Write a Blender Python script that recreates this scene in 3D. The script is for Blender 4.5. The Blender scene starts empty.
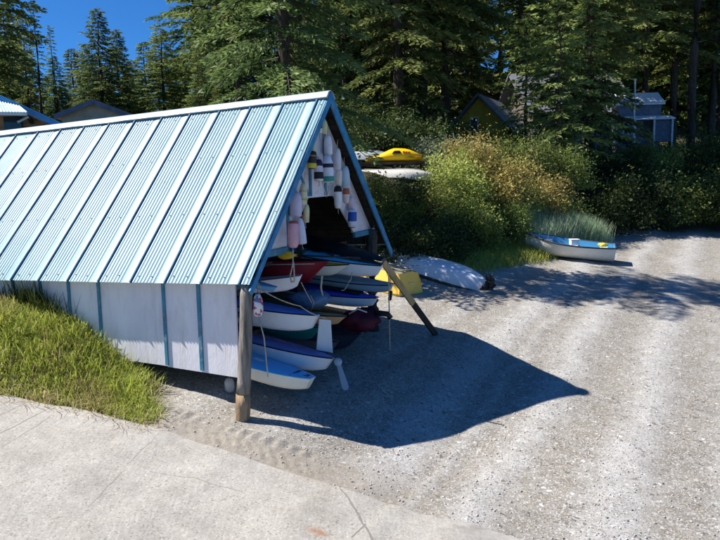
import bpy, math, random
import numpy as np
from mathutils import Vector, Matrix

random.seed(7)
rng = np.random.default_rng(7)
SC = bpy.context.scene
COL = SC.collection
PI = math.pi

# ------------------------------------------------------------------ camera maths (photo frame 720 x 540)
F, PITCH, ROLL = 666.3, 0.12287, -0.01907
CZ = 3.165                                    # camera height above the foot of the corner post


def ray(x, y):
    a, b = x - 360.0, y - 270.0
    cr, sr = math.cos(-ROLL), math.sin(-ROLL)
    u = a * cr - b * sr
    v = a * sr + b * cr
    c, s = math.cos(PITCH), math.sin(PITCH)
    return np.array([u / F, c - (v / F) * s, -(v / F) * c - s])


def at(x, y, Y):
    """point seen at pixel (x, y) whose world y is Y"""
    d = ray(x, y)
    return np.array([0, 0, CZ]) + d * (Y / d[1])


def proj(P):
    X, Y0, Z0 = P[0], P[1], P[2] - CZ
    c, s = math.cos(PITCH), math.sin(PITCH)
    Y = Y0 * c - Z0 * s
    Z = Z0 * c + Y0 * s
    u, v = F * X / Y, -F * Z / Y
    cr, sr = math.cos(ROLL), math.sin(ROLL)
    return 360 + u * cr - v * sr, 270 + u * sr + v * cr


# ------------------------------------------------------------------ small helpers
def C(r, g, b):
    f = lambda c: (c / 255 / 12.92) if c <= 10.3 else (((c / 255) + 0.055) / 1.055) ** 2.4
    return (f(r), f(g), f(b))


def sstep(a, b, x):
    t = np.clip((x - a) / (b - a), 0, 1)
    return t * t * (3 - 2 * t)


def _hash(ix, iy, seed):
    h = (ix.astype(np.int64) * 374761393 + iy.astype(np.int64) * 668265263 + seed * 974711) & 0x7fffffff
    h = ((h ^ (h >> 13)) * 1274126177) & 0x7fffffff
    return ((h ^ (h >> 16)) & 0xffff) / 65535.0


def vnoise(x, y, seed=0):
    x = np.asarray(x, float); y = np.asarray(y, float)
    ix, iy = np.floor(x), np.floor(y)
    fx, fy = x - ix, y - iy
    fx = fx * fx * (3 - 2 * fx); fy = fy * fy * (3 - 2 * fy)
    a = _hash(ix, iy, seed); b = _hash(ix + 1, iy, seed)
    c = _hash(ix, iy + 1, seed); d = _hash(ix + 1, iy + 1, seed)
    return (a * (1 - fx) + b * fx) * (1 - fy) + (c * (1 - fx) + d * fx) * fy


def fbm(x, y, seed=0, o=4):
    r = 0; a = .5; k = 1.0
    for i in range(o):
        r = r + a * vnoise(x * k, y * k, seed + i * 17); a *= .5; k *= 2.03
    return r / (1 - .5 ** o)


# ------------------------------------------------------------------ materials
def new_mat(name):
    m = bpy.data.materials.new(name); m.use_nodes = True
    nt = m.node_tree
    return m, nt, nt.nodes, nt.links, nt.nodes['Principled BSDF']


def pm(name, c1, c2=None, scale=3.0, rough=.6, bump=0.0, bscale=40.0, spec=.3, metal=0.0, detail=6, dist=.02, stretch=None,
       dirt=None, dscale=2.0, damt=.5):
    """painted / raw surface: two tones mixed by noise, fine bump, patches of dirt"""
    m, nt, N, L, B = new_mat(name)
    tc = N.new('ShaderNodeTexCoord'); mp = N.new('ShaderNodeMapping')
    L.new(tc.outputs['Object'], mp.inputs[0])
    if stretch: mp.inputs['Scale'].default_value = stretch
    n = N.new('ShaderNodeTexNoise'); n.inputs['Scale'].default_value = scale; n.inputs['Detail'].default_value = detail
    L.new(mp.outputs[0], n.inputs['Vector'])
    r = N.new('ShaderNodeValToRGB')
    r.color_ramp.elements[0].position = .35; r.color_ramp.elements[1].position = .65
    r.color_ramp.elements[0].color = (*c1, 1); r.color_ramp.elements[1].color = (*(c2 or c1), 1)
    L.new(n.outputs['Fac'], r.inputs['Fac'])
    out = r.outputs[0]
    if dirt:
        n2 = N.new('ShaderNodeTexNoise'); n2.inputs['Scale'].default_value = dscale; n2.inputs['Detail'].default_value = 9
        n2.inputs['Roughness'].default_value = .7
        L.new(mp.outputs[0], n2.inputs['Vector'])
        r2 = N.new('ShaderNodeValToRGB'); r2.color_ramp.elements[0].position = .5; r2.color_ramp.elements[1].position = .68
        r2.color_ramp.elements[0].color = (0, 0, 0, 1); r2.color_ramp.elements[1].color = (damt, damt, damt, 1)
        L.new(n2.outputs['Fac'], r2.inputs['Fac'])
        mx = N.new('ShaderNodeMixRGB'); mx.inputs['Color2'].default_value = (*dirt, 1)
        L.new(r2.outputs[0], mx.inputs['Fac']); L.new(out, mx.inputs['Color1'])
        out = mx.outputs[0]
    L.new(out, B.inputs['Base Color'])
    B.inputs['Roughness'].default_value = rough
    B.inputs['Metallic'].default_value = metal
    B.inputs['Specular IOR Level'].default_value = spec
    if bump:
        n3 = N.new('ShaderNodeTexNoise'); n3.inputs['Scale'].default_value = bscale; n3.inputs['Detail'].default_value = 5
        L.new(mp.outputs[0], n3.inputs['Vector'])
        b = N.new('ShaderNodeBump'); b.inputs['Strength'].default_value = bump; b.inputs['Distance'].default_value = dist
        L.new(n3.outputs['Fac'], b.inputs['Height']); L.new(b.outputs[0], B.inputs['Normal'])
    return m


def leaf_mat(name, trans=.3, vary=.25):
    m, nt, N, L, B = new_mat(name)
    at_ = N.new('ShaderNodeAttribute'); at_.attribute_name = 'tint'
    oi = N.new('ShaderNodeObjectInfo')
    hs = N.new('ShaderNodeHueSaturation')
    mr = N.new('ShaderNodeMapRange'); mr.inputs['To Min'].default_value = 1 - vary; mr.inputs['To Max'].default_value = 1 + vary
    L.new(oi.outputs['Random'], mr.inputs['Value']); L.new(mr.outputs[0], hs.inputs['Value'])
    mh = N.new('ShaderNodeMapRange'); mh.inputs['To Min'].default_value = .485; mh.inputs['To Max'].default_value = .51
    L.new(oi.outputs['Random'], mh.inputs['Value']); L.new(mh.outputs[0], hs.inputs['Hue'])
    L.new(at_.outputs['Color'], hs.inputs['Color'])
    L.new(hs.outputs[0], B.inputs['Base Color'])
    B.inputs['Roughness'].default_value = .55; B.inputs['Specular IOR Level'].default_value = .25
    t = N.new('ShaderNodeBsdfTranslucent'); L.new(hs.outputs[0], t.inputs['Color'])
    mx = N.new('ShaderNodeMixShader'); mx.inputs[0].default_value = trans
    L.new(B.outputs[0], mx.inputs[1]); L.new(t.outputs[0], mx.inputs[2])
    L.new(mx.outputs[0], N['Material Output'].inputs['Surface'])
    return m


# ------------------------------------------------------------------ mesh builder
class MB:
    def __init__(s):
        s.v = []; s.f = []; s.sm = False

    def quad(s, a, b, c, d):
        i = len(s.v); s.v += [tuple(a), tuple(b), tuple(c), tuple(d)]; s.f.append((i, i + 1, i + 2, i + 3)); return s

    def poly(s, pts):
        i = len(s.v); s.v += [tuple(p) for p in pts]; s.f.append(tuple(range(i, i + len(pts)))); return s

    def hexa(s, p):
        """8 corners: bottom 4 ring, top 4 ring"""
        i = len(s.v); s.v += [tuple(q) for q in p]
        for f in ((3, 2, 1, 0), (4, 5, 6, 7), (0, 1, 5, 4), (1, 2, 6, 5), (2, 3, 7, 6), (3, 0, 4, 7)):
            s.f.append(tuple(i + k for k in f))
        return s

    def box(s, x0, x1, y0, y1, z0, z1):
        return s.hexa([(x0, y0, z0), (x1, y0, z0), (x1, y1, z0), (x0, y1, z0), (x0, y0, z1), (x1, y0, z1), (x1, y1, z1), (x0, y1, z1)])

    def beam(s, p, q, w, h, up=(0, 0, 1)):
        p = Vector(p); q = Vector(q); d = (q - p).normalized()
        a = d.cross(Vector(up)).normalized(); b = a.cross(d)
        r = [p + a * (w / 2 * i) + b * (h / 2 * j) for i, j in ((-1, -1), (1, -1), (1, 1), (-1, 1))]
        t = [x + (q - p) for x in r]
        return s.hexa(r + t)

    def tube(s, pts, r, n=6, caps=True):
        pts = [Vector(p) for p in pts]
        rs = r if isinstance(r, (list, tuple)) else [r] * len(pts)
        rings = []
        for k, p in enumerate(pts):
            d = (pts[min(k + 1, len(pts) - 1)] - pts[max(k - 1, 0)]).normalized()
            a = d.cross(Vector((0, 0, 1)))
            if a.length < 1e-3: a = d.cross(Vector((1, 0, 0)))
            a.normalize(); b = a.cross(d)
            i = len(s.v)
            for j in range(n):
                t = 2 * PI * j / n
                s.v.append(tuple(p + (a * math.cos(t) + b * math.sin(t)) * rs[k]))
            rings.append(i)
        for k in range(len(rings) - 1):
            for j in range(n):
                s.f.append((rings[k] + j, rings[k] + (j + 1) % n, rings[k + 1] + (j + 1) % n, rings[k + 1] + j))
        if caps:
            s.f.append(tuple(rings[0] + j for j in reversed(range(n)))); s.f.append(tuple(rings[-1] + j for j in range(n)))
        s.sm = True
        return s

    def grid(s, rows, close=False):
        """rows: list of equal length point lists"""
        i = len(s.v); n = len(rows[0])
        for r in rows: s.v += [tuple(p) for p in r]
        for a in range(len(rows) - 1):
            for b in range(n if close else n - 1):
                c = (b + 1) % n
                s.f.append((i + a * n + b, i + a * n + c, i + (a + 1) * n + c, i + (a + 1) * n + b))
        return s

    def lathe(s, prof, n=14, axis=((0, 0, 0), None)):
        rows = []
        for r, z in prof:
            rows.append([(r * math.cos(2 * PI * j / n), r * math.sin(2 * PI * j / n), z) for j in range(n)])
        s.grid(rows, True); s.sm = True
        return s

    def build(s, name, mat, parent=None, off=None, smooth=None, bevel=0):
        me = bpy.data.meshes.new(name)
        v = s.v
        if off is not None: v = [(a - off[0], b - off[1], c - off[2]) for a, b, c in v]
        me.from_pydata(v, [], s.f); me.update()
        if (s.sm if smooth is None else smooth):
            me.polygons.foreach_set('use_smooth', [True] * len(me.polygons))
        me.materials.append(mat)
        o = bpy.data.objects.new(name, me); COL.objects.link(o)
        if parent is not None: o.parent = parent
        if bevel:
            b = o.modifiers.new('bev', 'BEVEL'); b.width = bevel; b.segments = 2; b.limit_method = 'ANGLE'
        return o


def tag(o, label, cat, group=None):
    o['label'] = label; o['category'] = cat
    if group: o['group'] = group
    return o


def struct(o, label=None, cat=None, kind='structure'):
    o['kind'] = kind
    if label: o['label'] = label
    if cat: o['category'] = cat
    return o


def thing(name, label, cat, loc=(0, 0, 0), group=None, rz=0, M=None):
    o = bpy.data.objects.new(name, None); COL.objects.link(o)
    o.empty_display_size = .2
    if M is not None: o.matrix_world = M
    else: o.location = tuple(float(c) for c in loc); o.rotation_euler = (0, 0, rz)
    return tag(o, label, cat, group)


def copy_tree(o, parent=None):
    c = o.copy(); COL.objects.link(c)
    if parent is not None: c.parent = parent
    for ch in [k for k in bpy.data.objects if k.parent == o]: copy_tree(ch, c)
    return c


def leaf_mesh(name, P, D, S, W, T, shape=.5):
    """rhombic leaf faces: base P, direction D, length S, side vectors W (already half width), tint T (n,3)"""
    n = len(P)
    mid = P + D * (S * shape)[:, None]
    V = np.stack([P, mid + W, P + D * S[:, None], mid - W], 1).reshape(-1, 3).astype(np.float32)
    me = bpy.data.meshes.new(name)
    me.vertices.add(4 * n); me.vertices.foreach_set('co', V.ravel())
    me.loops.add(4 * n); me.loops.foreach_set('vertex_index', np.arange(4 * n, dtype=np.int32))
    me.polygons.add(n); me.polygons.foreach_set('loop_start', np.arange(0, 4 * n, 4, dtype=np.int32))
    me.update()
    a = me.attributes.new('tint', 'FLOAT_COLOR', 'POINT')
    c = np.ones((4 * n, 4), np.float32); c[:, :3] = np.repeat(T, 4, 0)
    a.data.foreach_set('color', c.ravel())
    return me


def unit(a):
    return a / (np.linalg.norm(a, axis=-1, keepdims=True) + 1e-9)


# ------------------------------------------------------------------ shed frame
Uv = np.array([-0.9047, 0.4260, -0.0288])      # to the rear along the ridge
Vv = np.array([0.4260, 0.9047, 0.0223])        # across, away from the camera
E0 = np.array([-1.506, 9.0, CZ - 1.2644])      # front lower corner of the near roof slope
HW, RISE, LEN = 2.443, 2.731, 7.95


def S(s, t, h):
    return E0 + s * Uv + t * Vv + np.array([0, 0, h])


def on_gable(x, y, s):
    d = ray(x, y); n = np.cross(Vv, [0, 0, 1]); O = E0 + s * Uv - np.array([0, 0, CZ])
    q = d * ((O @ n) / (d @ n)) - O
    t = q[:2] @ Vv[:2] / (Vv[:2] @ Vv[:2])
    return t, q[2] - t * Vv[2]


# ------------------------------------------------------------------ terrain
def beach(x, y):
    xx = np.clip(x, -9, 15)
    return -.08 * (xx + 1.69) + .12 * (y - 9.0)


BX = [-60, -9, -4, .3, 2.0, 3.7, 5.6, 7.6, 9.2, 11, 15, 24, 60]
BY = [14.5, 15.5, 17.5, 18.4, 18.9, 20.0, 21.6, 24.0, 26.0, 27.4, 28.2, 28.0, 27.0]
RX = [-40, -9, -5.15, -3.9, -2.67, -1.41, -.28, .62, 1.86, 3.4, 6, 12, 40]
RY = [9.0, 9.35, 9.18, 8.9, 8.45, 7.9, 7.4, 7.02, 6.62, 6.0, 4.8, 2.0, -8]


def bank_y(x): return np.interp(x, BX, BY)


def road_y(x): return np.interp(x, RX, RY)


def track(x, y):
    """1 on the pale gravel bands that run up the beach, 0 on the tan sand between"""
    c = x - .54 * (y - 8.95) + .35 * (fbm(x * .5, y * .5, 3, 3) - .5) * 2
    r = 0
    for cc, w, a in ((-1.05, .30, .55), (.62, .42, 1.0), (1.35, .16, .5), (2.25, .34, .9), (3.8, .40, 1.0), (5.4, .5, .6), (7.4, .6, .7), (-2.6, .4, .5)):
        r = np.maximum(r, a * np.exp(-((c - cc) / w) ** 2))
    return np.clip(r, 0, 1), c


def wall_side(x, y):
    """t coordinate of a plan point in the shed frame and its s"""
    qx, qy = x - E0[0], y - E0[1]
    return qx * Vv[0] + qy * Vv[1], qx * Uv[0] + qy * Uv[1]


def G(x, y):
    x = np.asarray(x, float); y = np.asarray(y, float)
    by = bank_y(x)
    yc = np.minimum(y, by)
    z = beach(x, yc)
    over = np.maximum(y - by, 0)
    z = z + 2.35 * sstep(0, 4.2, over) + .09 * np.minimum(over, 26) + (.05 + .17 * sstep(2, 20, x)) * np.maximum(over - 30, 0)
    z = np.minimum(z, 34 + 0 * z)
    tr, c = track(x, y)
    nearb = (1 - sstep(0, 1.0, over))
    z = z + nearb * (.03 * tr + .06 * (fbm(x * .35, y * .35, 11, 3) - .5) + .03 * (fbm(x * 1.7, y * 1.7, 12, 3) - .5))
    # gravel berm in front of the shed; hollow shaped to land the roof corner's shadow
    z = z - .20 * np.exp(-(((x - .9) / 1.7) ** 2 + ((y - 8.6) / 1.5) ** 2))
    z = z + .05 * np.exp(-((c + .45) / .35) ** 2) * sstep(8.2, 9.2, y) * (1 - sstep(12, 13.5, y))
    # grass bank against the near wall
    t, s = wall_side(x, y)
    ry = road_y(x)
    up = sstep(.0, 1.5, y - ry)
    m = sstep(-3.0, -4.9, x) * up * (1 - sstep(.25, .7, t) * sstep(-.5, .5, s) * (1 - sstep(7.8, 8.6, s)))
    z = z + m * (.66 + .22 * (fbm(x * .9, y * .9, 31, 3) - .5))
    # sand pushed up in tyre treads beside the slab
    d1 = y - ry
    tread = np.where(np.abs(d1 - .28) < .13, 1, 0) * np.where(np.sin((x + .45 * d1) * 2 * PI / .155) > .1, 1, 0)
    tread = tread + np.where(np.abs(d1 - .62) < .10, 1, 0) * np.where(np.sin((x - .35 * d1) * 2 * PI / .17) > .1, 1, 0)
    z = z + .042 * tread * (sstep(-2.9, -2.6, x) * (1 - sstep(-.75, -.35, x))) * np.clip(fbm(x * 2, y * 2, 44, 2) * 2.2 - .35, 0, 1)
    return z


def g1(x, y): return float(G(np.array([x]), np.array([y]))[0])


def gnd(x, y):
    """ground point seen at photo pixel"""
    d = ray(x, y); o = np.array([0, 0, CZ]); t = 4.0
    while t < 120:
        p = o + d * t
        if p[2] < g1(p[0], p[1]): break
        t += .1
    lo, hi = t - .1, t
    for _ in range(12):
        md = (lo + hi) / 2; p = o + d * md
        if p[2] < g1(p[0], p[1]): hi = md
        else: lo = md
    return o + d * hi


def ground_at(x_img, Y):
    """ground point at world depth Y below image column x"""
    p = at(x_img, 250, Y)
    return np.array([p[0], Y, g1(p[0], Y)])


def build_ground():
    xs = np.unique(np.round(np.concatenate([np.linspace(-500, -40, 14), np.linspace(-40, -8, 50), np.arange(-8, -3.2, .08), np.arange(-3.2, 5.2, .045),
                                           np.arange(5.2, 14, .12), np.linspace(14, 45, 50), np.linspace(45, 500, 14)]), 3))
    ys = np.unique(np.round(np.concatenate([np.linspace(-60, 4, 16), np.arange(4, 6.4, .12), np.arange(6.4, 11.5, .045), np.arange(11.5, 29, .12),
                                           np.linspace(29, 70, 50), np.linspace(70, 600, 20)]), 3))
    X, Y = np.meshgrid(xs, ys)
    Z = G(X, Y)
    nx, ny = len(xs), len(ys)
    V = np.stack([X, Y, Z], -1).reshape(-1, 3).astype(np.float32)
    me = bpy.data.meshes.new('ground')
    me.vertices.add(nx * ny); me.vertices.foreach_set('co', V.ravel())
    i = np.arange(nx * ny).reshape(ny, nx)
    q = np.stack([i[:-1, :-1], i[:-1, 1:], i[1:, 1:], i[1:, :-1]], -1).reshape(-1, 4).astype(np.int32)
    me.loops.add(q.size); me.loops.foreach_set('vertex_index', q.ravel())
    me.polygons.add(len(q)); me.polygons.foreach_set('loop_start', np.arange(0, q.size, 4, dtype=np.int32))
    me.update(); me.polygons.foreach_set('use_smooth', np.ones(len(q), bool))
    tr, c = track(X, Y)
    over = Y - bank_y(X)
    d1 = Y - road_y(X)
    t, s = wall_side(X, Y)
    veg = sstep(-.2, .5, over + .6 * (fbm(X, Y, 5, 3) - .5))
    veg = np.maximum(veg, sstep(-2.75, -3.4, X + .5 * (fbm(X * 2, Y * 2, 6, 3) - .5)) * sstep(-.1, .15, d1) * (1 - sstep(.3, .6, t) * sstep(-.5, .5, s)))
    sand = sstep(1.2, .2, d1) * (1 - sstep(-.2, 1.2, X)) + .0 * X
    cola = np.ones((nx * ny, 4), np.float32)
    cola[:, 0] = tr.ravel(); cola[:, 1] = veg.ravel(); cola[:, 2] = np.clip(sand, 0, 1).ravel()
    a = me.attributes.new('mask', 'FLOAT_COLOR', 'POINT'); a.data.foreach_set('color', cola.ravel())
    m, nt, N, L, B = new_mat('beach_ground')
    A = N.new('ShaderNodeAttribute'); A.attribute_name = 'mask'
    sp = N.new('ShaderNodeSeparateColor'); L.new(A.outputs['Color'], sp.inputs[0])
    geo = N.new('ShaderNodeNewGeometry')

    def noise(sc, det=6, rg=.6):
        n = N.new('ShaderNodeTexNoise'); n.inputs['Scale'].default_value = sc; n.inputs['Detail'].default_value = det
        n.inputs['Roughness'].default_value = rg; L.new(geo.outputs['Position'], n.inputs['Vector']); return n.outputs['Fac']

    def ramp(fac, stops):
        r = N.new('ShaderNodeValToRGB'); e = r.color_ramp.elements
        e[0].position, e[0].color = stops[0][0], (*stops[0][1], 1); e[1].position, e[1].color = stops[-1][0], (*stops[-1][1], 1)
        for p, c_ in stops[1:-1]: k = e.new(p); k.color = (*c_, 1)
        L.new(fac, r.inputs['Fac']); return r.outputs[0]

    def mix(f, a_, b_, mode='MIX'):
        x = N.new('ShaderNodeMixRGB'); x.blend_type = mode
        for sock, val in ((x.inputs[0], f), (x.inputs[1], a_), (x.inputs[2], b_)):
            if hasattr(val, 'links') or hasattr(val, 'is_output'): L.new(val, sock)
            elif isinstance(val, tuple): sock.default_value = (*val, 1)
            else: sock.default_value = val
        return x.outputs[0]

    def vor(sc, feat='F1', out='Color'):
        v = N.new('ShaderNodeTexVoronoi'); v.inputs['Scale'].default_value = sc; v.feature = feat
        L.new(geo.outputs['Position'], v.inputs['Vector']); return v.outputs[out]

    def math_(op, a_, b_=0.0):
        x = N.new('ShaderNodeMath'); x.operation = op; x.use_clamp = True
        for sock, val in ((x.inputs[0], a_), (x.inputs[1], b_)):
            if hasattr(val, 'is_output'): L.new(val, sock)
            else: sock.default_value = val
        return x.outputs[0]
    peb = N.new('ShaderNodeSeparateColor'); L.new(vor(58), peb.inputs[0])
    peb2 = N.new('ShaderNodeSeparateColor'); L.new(vor(23), peb2.inputs[0])
    tan = ramp(noise(1.3, 8, .7), [(.3, (.175, .155, .126)), (.5, (.235, .21, .172)), (.7, (.305, .278, .235))])
    gry = ramp(noise(2.2, 8, .7), [(.3, (.35, .342, .325)), (.5, (.44, .432, .415)), (.7, (.52, .51, .495))])
    trk = math_('MULTIPLY_ADD', sp.outputs[0], 1.0)
    x = trk.node; x.inputs[2].default_value = 0.0
    nf = noise(5, 8, .75)
    brk = N.new('ShaderNodeMapRange'); brk.inputs['From Min'].default_value = .33; brk.inputs['From Max'].default_value = .67
    brk.inputs['To Min'].default_value = -.42; brk.inputs['To Max'].default_value = .5
    L.new(nf, brk.inputs['Value'])
    ff = N.new('ShaderNodeMath'); ff.operation = 'ADD'; ff.use_clamp = True
    L.new(sp.outputs[0], ff.inputs[0]); L.new(brk.outputs[0], ff.inputs[1])
    base = mix(ff.outputs[0], tan, gry)
    # individual pebbles: light, dark and warm ones
    pr = ramp(peb.outputs[0], [(0, (.09, .085, .08)), (.2, (.26, .24, .215)), (.55, (.38, .355, .32)), (.85, (.5, .48, .45)), (1, (.66, .65, .62))])
    pamt = math_('GREATER_THAN', peb.outputs[1], .45)
    pm_ = math_('MULTIPLY', pamt, .68)
    base = mix(pm_, base, pr)
    pr2 = ramp(peb2.outputs[0], [(0, (.07, .065, .06)), (.35, (.26, .24, .22)), (.7, (.40, .36, .31)), (1, (.7, .69, .66))])
    big = math_('GREATER_THAN', peb2.outputs[1], .93)
    base = mix(math_('MULTIPLY', big, .75), base, pr2)
    sandc = ramp(noise(9, 8, .7), [(.3, (.225, .197, .157)), (.55, (.325, .29, .24)), (.75, (.405, .37, .315))])
    sf = math_('MULTIPLY', sp.outputs[2], .8)
    base = mix(sf, base, sandc)
    soil = ramp(noise(3, 8, .7), [(.3, (.035, .028, .018)), (.5, (.06, .055, .025)), (.7, (.09, .08, .04))])
    base = mix(sp.outputs[1], base, soil)
    L.new(base, B.inputs['Base Color'])
    B.inputs['Roughness'].default_value = .85; B.inputs['Specular IOR Level'].default_value = .2
    hn = N.new('ShaderNodeMath'); hn.operation = 'ADD'
    L.new(peb.outputs[2], hn.inputs[0]); L.new(noise(24, 8, .75), hn.inputs[1])
    b1 = N.new('ShaderNodeBump'); b1.inputs['Strength'].default_value = .6; b1.inputs['Distance'].default_value = .022
    L.new(hn.outputs[0], b1.inputs['Height']); L.new(b1.outputs[0], B.inputs['Normal'])
    me.materials.append(m)
    o = bpy.data.objects.new('ground', me); COL.objects.link(o)
    struct(o, 'sloping gravel beach with pale tyre bands, rising to a wooded bank', 'ground')


build_ground()


# ------------------------------------------------------------------ concrete slab
def fl2(va, N, L):
    # position wobbled a few centimetres, for cracks that run straight but not ruled
    w = N.new('ShaderNodeTexNoise'); w.inputs['Scale'].default_value = 3.0; w.inputs['Detail'].default_value = 6
    g = N.new('ShaderNodeNewGeometry'); L.new(g.outputs['Position'], w.inputs['Vector'])
    a = N.new('ShaderNodeVectorMath'); a.operation = 'MULTIPLY_ADD'; L.new(w.outputs['Color'], a.inputs[0]); a.inputs[1].default_value = (.10, .10, 0)
    L.new(g.outputs['Position'], a.inputs[2])
    b = N.new('ShaderNodeVectorMath'); b.operation = 'SUBTRACT'; L.new(a.outputs[0], b.inputs[0]); b.inputs[1].default_value = (.05, .05, 0)
    return b.outputs[0]


def build_road():
    m, nt, N, L, B = new_mat('old_concrete')
    geo = N.new('ShaderNodeNewGeometry')
    A = N.new('ShaderNodeAttribute'); A.attribute_name = 'mask'
    sp = N.new('ShaderNodeSeparateColor'); L.new(A.outputs['Color'], sp.inputs[0])

    def noise(sc, det=8, rg=.65, st=None):
        n = N.new('ShaderNodeTexNoise'); n.inputs['Scale'].default_value = sc; n.inputs['Detail'].default_value = det; n.inputs['Roughness'].default_value = rg
        if st:
            mp = N.new('ShaderNodeMapping'); mp.inputs['Scale'].default_value = st; mp.inputs['Rotation'].default_value = (0, 0, math.radians(-38))
            L.new(geo.outputs['Position'], mp.inputs[0]); L.new(mp.outputs[0], n.inputs['Vector'])
        else: L.new(geo.outputs['Position'], n.inputs['Vector'])
        return n.outputs['Fac']

    def ramp(fac, stops):
        r = N.new('ShaderNodeValToRGB'); e = r.color_ramp.elements
        e[0].position, e[0].color = stops[0][0], (*stops[0][1], 1); e[1].position, e[1].color = stops[-1][0], (*stops[-1][1], 1)
        for p, c_ in stops[1:-1]: k = e.new(p); k.color = (*c_, 1)
        L.new(fac, r.inputs['Fac']); return r.outputs[0]

    def mix(f, a_, b_, mode='MIX'):
        x = N.new('ShaderNodeMixRGB'); x.blend_type = mode
        for sock, val in ((x.inputs[0], f), (x.inputs[1], a_), (x.inputs[2], b_)):
            if hasattr(val, 'is_output'): L.new(val, sock)
            elif isinstance(val, tuple): sock.default_value = (*val, 1)
            else: sock.default_value = val
        return x.outputs[0]
    c = ramp(noise(1.5, 10, .72), [(.3, (.315, .295, .26)), (.5, (.405, .38, .338)), (.7, (.475, .45, .405))])
    broom = ramp(noise(3.0, 6, .6, (14, 1.2, 1)), [(.35, (.80, .80, .80)), (.65, (1.1, 1.1, 1.1))])
    c = mix(.45, c, broom, 'MULTIPLY')
    agg = N.new('ShaderNodeTexVoronoi'); agg.inputs['Scale'].default_value = 60; L.new(geo.outputs['Position'], agg.inputs['Vector'])
    sc = N.new('ShaderNodeSeparateColor'); L.new(agg.outputs['Color'], sc.inputs[0])
    ag = ramp(sc.outputs[0], [(0, (.45, .44, .42)), (.12, (.86, .85, .84)), (.8, (1.0, 1.0, 1.0)), (1, (1.3, 1.3, 1.28))])
    c = mix(.75, c, ag, 'MULTIPLY')
    # cracks: edges of large warped cells, broken up
    w = N.new('ShaderNodeTexNoise'); w.inputs['Scale'].default_value = 2.5; w.inputs['Detail'].default_value = 5
    L.new(geo.outputs['Position'], w.inputs['Vector'])
    va = N.new('ShaderNodeVectorMath'); va.operation = 'MULTIPLY_ADD'
    L.new(w.outputs['Color'], va.inputs[0]); va.inputs[1].default_value = (.5, .5, 0); L.new(geo.outputs['Position'], va.inputs[2])
    fl = N.new('ShaderNodeVectorMath'); fl.operation = 'MULTIPLY'; fl.inputs[1].default_value = (1, 1, 0); L.new(va.outputs[0], fl.inputs[0])
    v = N.new('ShaderNodeTexVoronoi'); v.feature = 'DISTANCE_TO_EDGE'; v.inputs['Scale'].default_value = .62
    L.new(fl.outputs[0], v.inputs['Vector'])
    cr = ramp(v.outputs['Distance'], [(.0, (.34, .34, .33)), (.003, (.55, .55, .54)), (.0065, (1, 1, 1))])
    brk = ramp(noise(1.1, 3), [(.49, (0, 0, 0)), (.56, (1, 1, 1))])
    bw = N.new('ShaderNodeRGBToBW'); L.new(brk, bw.inputs[0])
    c = mix(.0, c, cr)
    for (pa, pb, wd) in (((0, 437), (66, 402), .010), ((-20, 428), (30, 404), .008), ((-10, 458), (52, 418), .006), ((88, 512), (122, 476), .006), ((150, 475), (199, 483), .005), ((198, 483), (242, 495), .005), ((352, 506), (372, 545), .012), ((340, 492), (353, 507), .012), ((366, 528), (352, 542), .010), ((160, 436), (128, 468), .004)):
        A3, B3 = gnd(*pa), gnd(*pb)
        dr = (B3 - A3)[:2]; ll = float(np.hypot(*dr)); dr = dr / ll; nr_ = (-dr[1], dr[0])
        o1 = N.new('ShaderNodeVectorMath'); o1.operation = 'DOT_PRODUCT'; L.new(fl2(va, N, L), o1.inputs[0]); o1.inputs[1].default_value = (nr_[0], nr_[1], 0)
        o2 = N.new('ShaderNodeVectorMath'); o2.operation = 'DOT_PRODUCT'; L.new(geo.outputs['Position'], o2.inputs[0]); o2.inputs[1].default_value = (dr[0], dr[1], 0)
        off0 = float(A3[0] * nr_[0] + A3[1] * nr_[1]); t0_ = float(A3[0] * dr[0] + A3[1] * dr[1])
        c1 = N.new('ShaderNodeMath'); c1.operation = 'COMPARE'; L.new(o1.outputs['Value'], c1.inputs[0]); c1.inputs[1].default_value = off0; c1.inputs[2].default_value = wd
        c2 = N.new('ShaderNodeMath'); c2.operation = 'COMPARE'; L.new(o2.outputs['Value'], c2.inputs[0]); c2.inputs[1].default_value = t0_ + ll / 2; c2.inputs[2].default_value = ll / 2
        c3 = N.new('ShaderNodeMath'); c3.operation = 'MULTIPLY'; L.new(c1.outputs[0], c3.inputs[0]); L.new(c2.outputs[0], c3.inputs[1])
        c = mix(c3.outputs[0], c, (.215, .20, .175))
    # gravel dust drifting over the edge, rust
    gr = ramp(noise(6), [(.3, (.25, .23, .20)), (.7, (.48, .46, .43))])
    dz = N.new('ShaderNodeMath'); dz.operation = 'ADD'; L.new(sp.outputs[0], dz.inputs[0])
    dn = N.new('ShaderNodeMapRange'); dn.inputs['From Min'].default_value = .35; dn.inputs['From Max'].default_value = .65
    dn.inputs['To Min'].default_value = -.4; dn.inputs['To Max'].default_value = .4; L.new(noise(4, 8, .75), dn.inputs['Value'])
    L.new(dn.outputs[0], dz.inputs[1]); dz.use_clamp = True
    c = mix(dz.outputs[0], c, gr)
    rn = N.new('ShaderNodeMath'); rn.operation = 'MULTIPLY'; rn.use_clamp = True
    L.new(sp.outputs[1], rn.inputs[0]); L.new(ramp(noise(7), [(.4, (0, 0, 0)), (.6, (1, 1, 1))]), rn.inputs[1])
    c = mix(rn.outputs[0], c, (.30, .13, .055))
    L.new(c, B.inputs['Base Color'])
    B.inputs['Roughness'].default_value = .85; B.inputs['Specular IOR Level'].default_value = .2
    b1 = N.new('ShaderNodeBump'); b1.inputs['Strength'].default_value = .5; b1.inputs['Distance'].default_value = .012
    L.new(noise(45, 8, .8), b1.inputs['Height']); L.new(b1.outputs[0], B.inputs['Normal'])
    us = np.linspace(-16, 5.5, 330)
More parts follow.
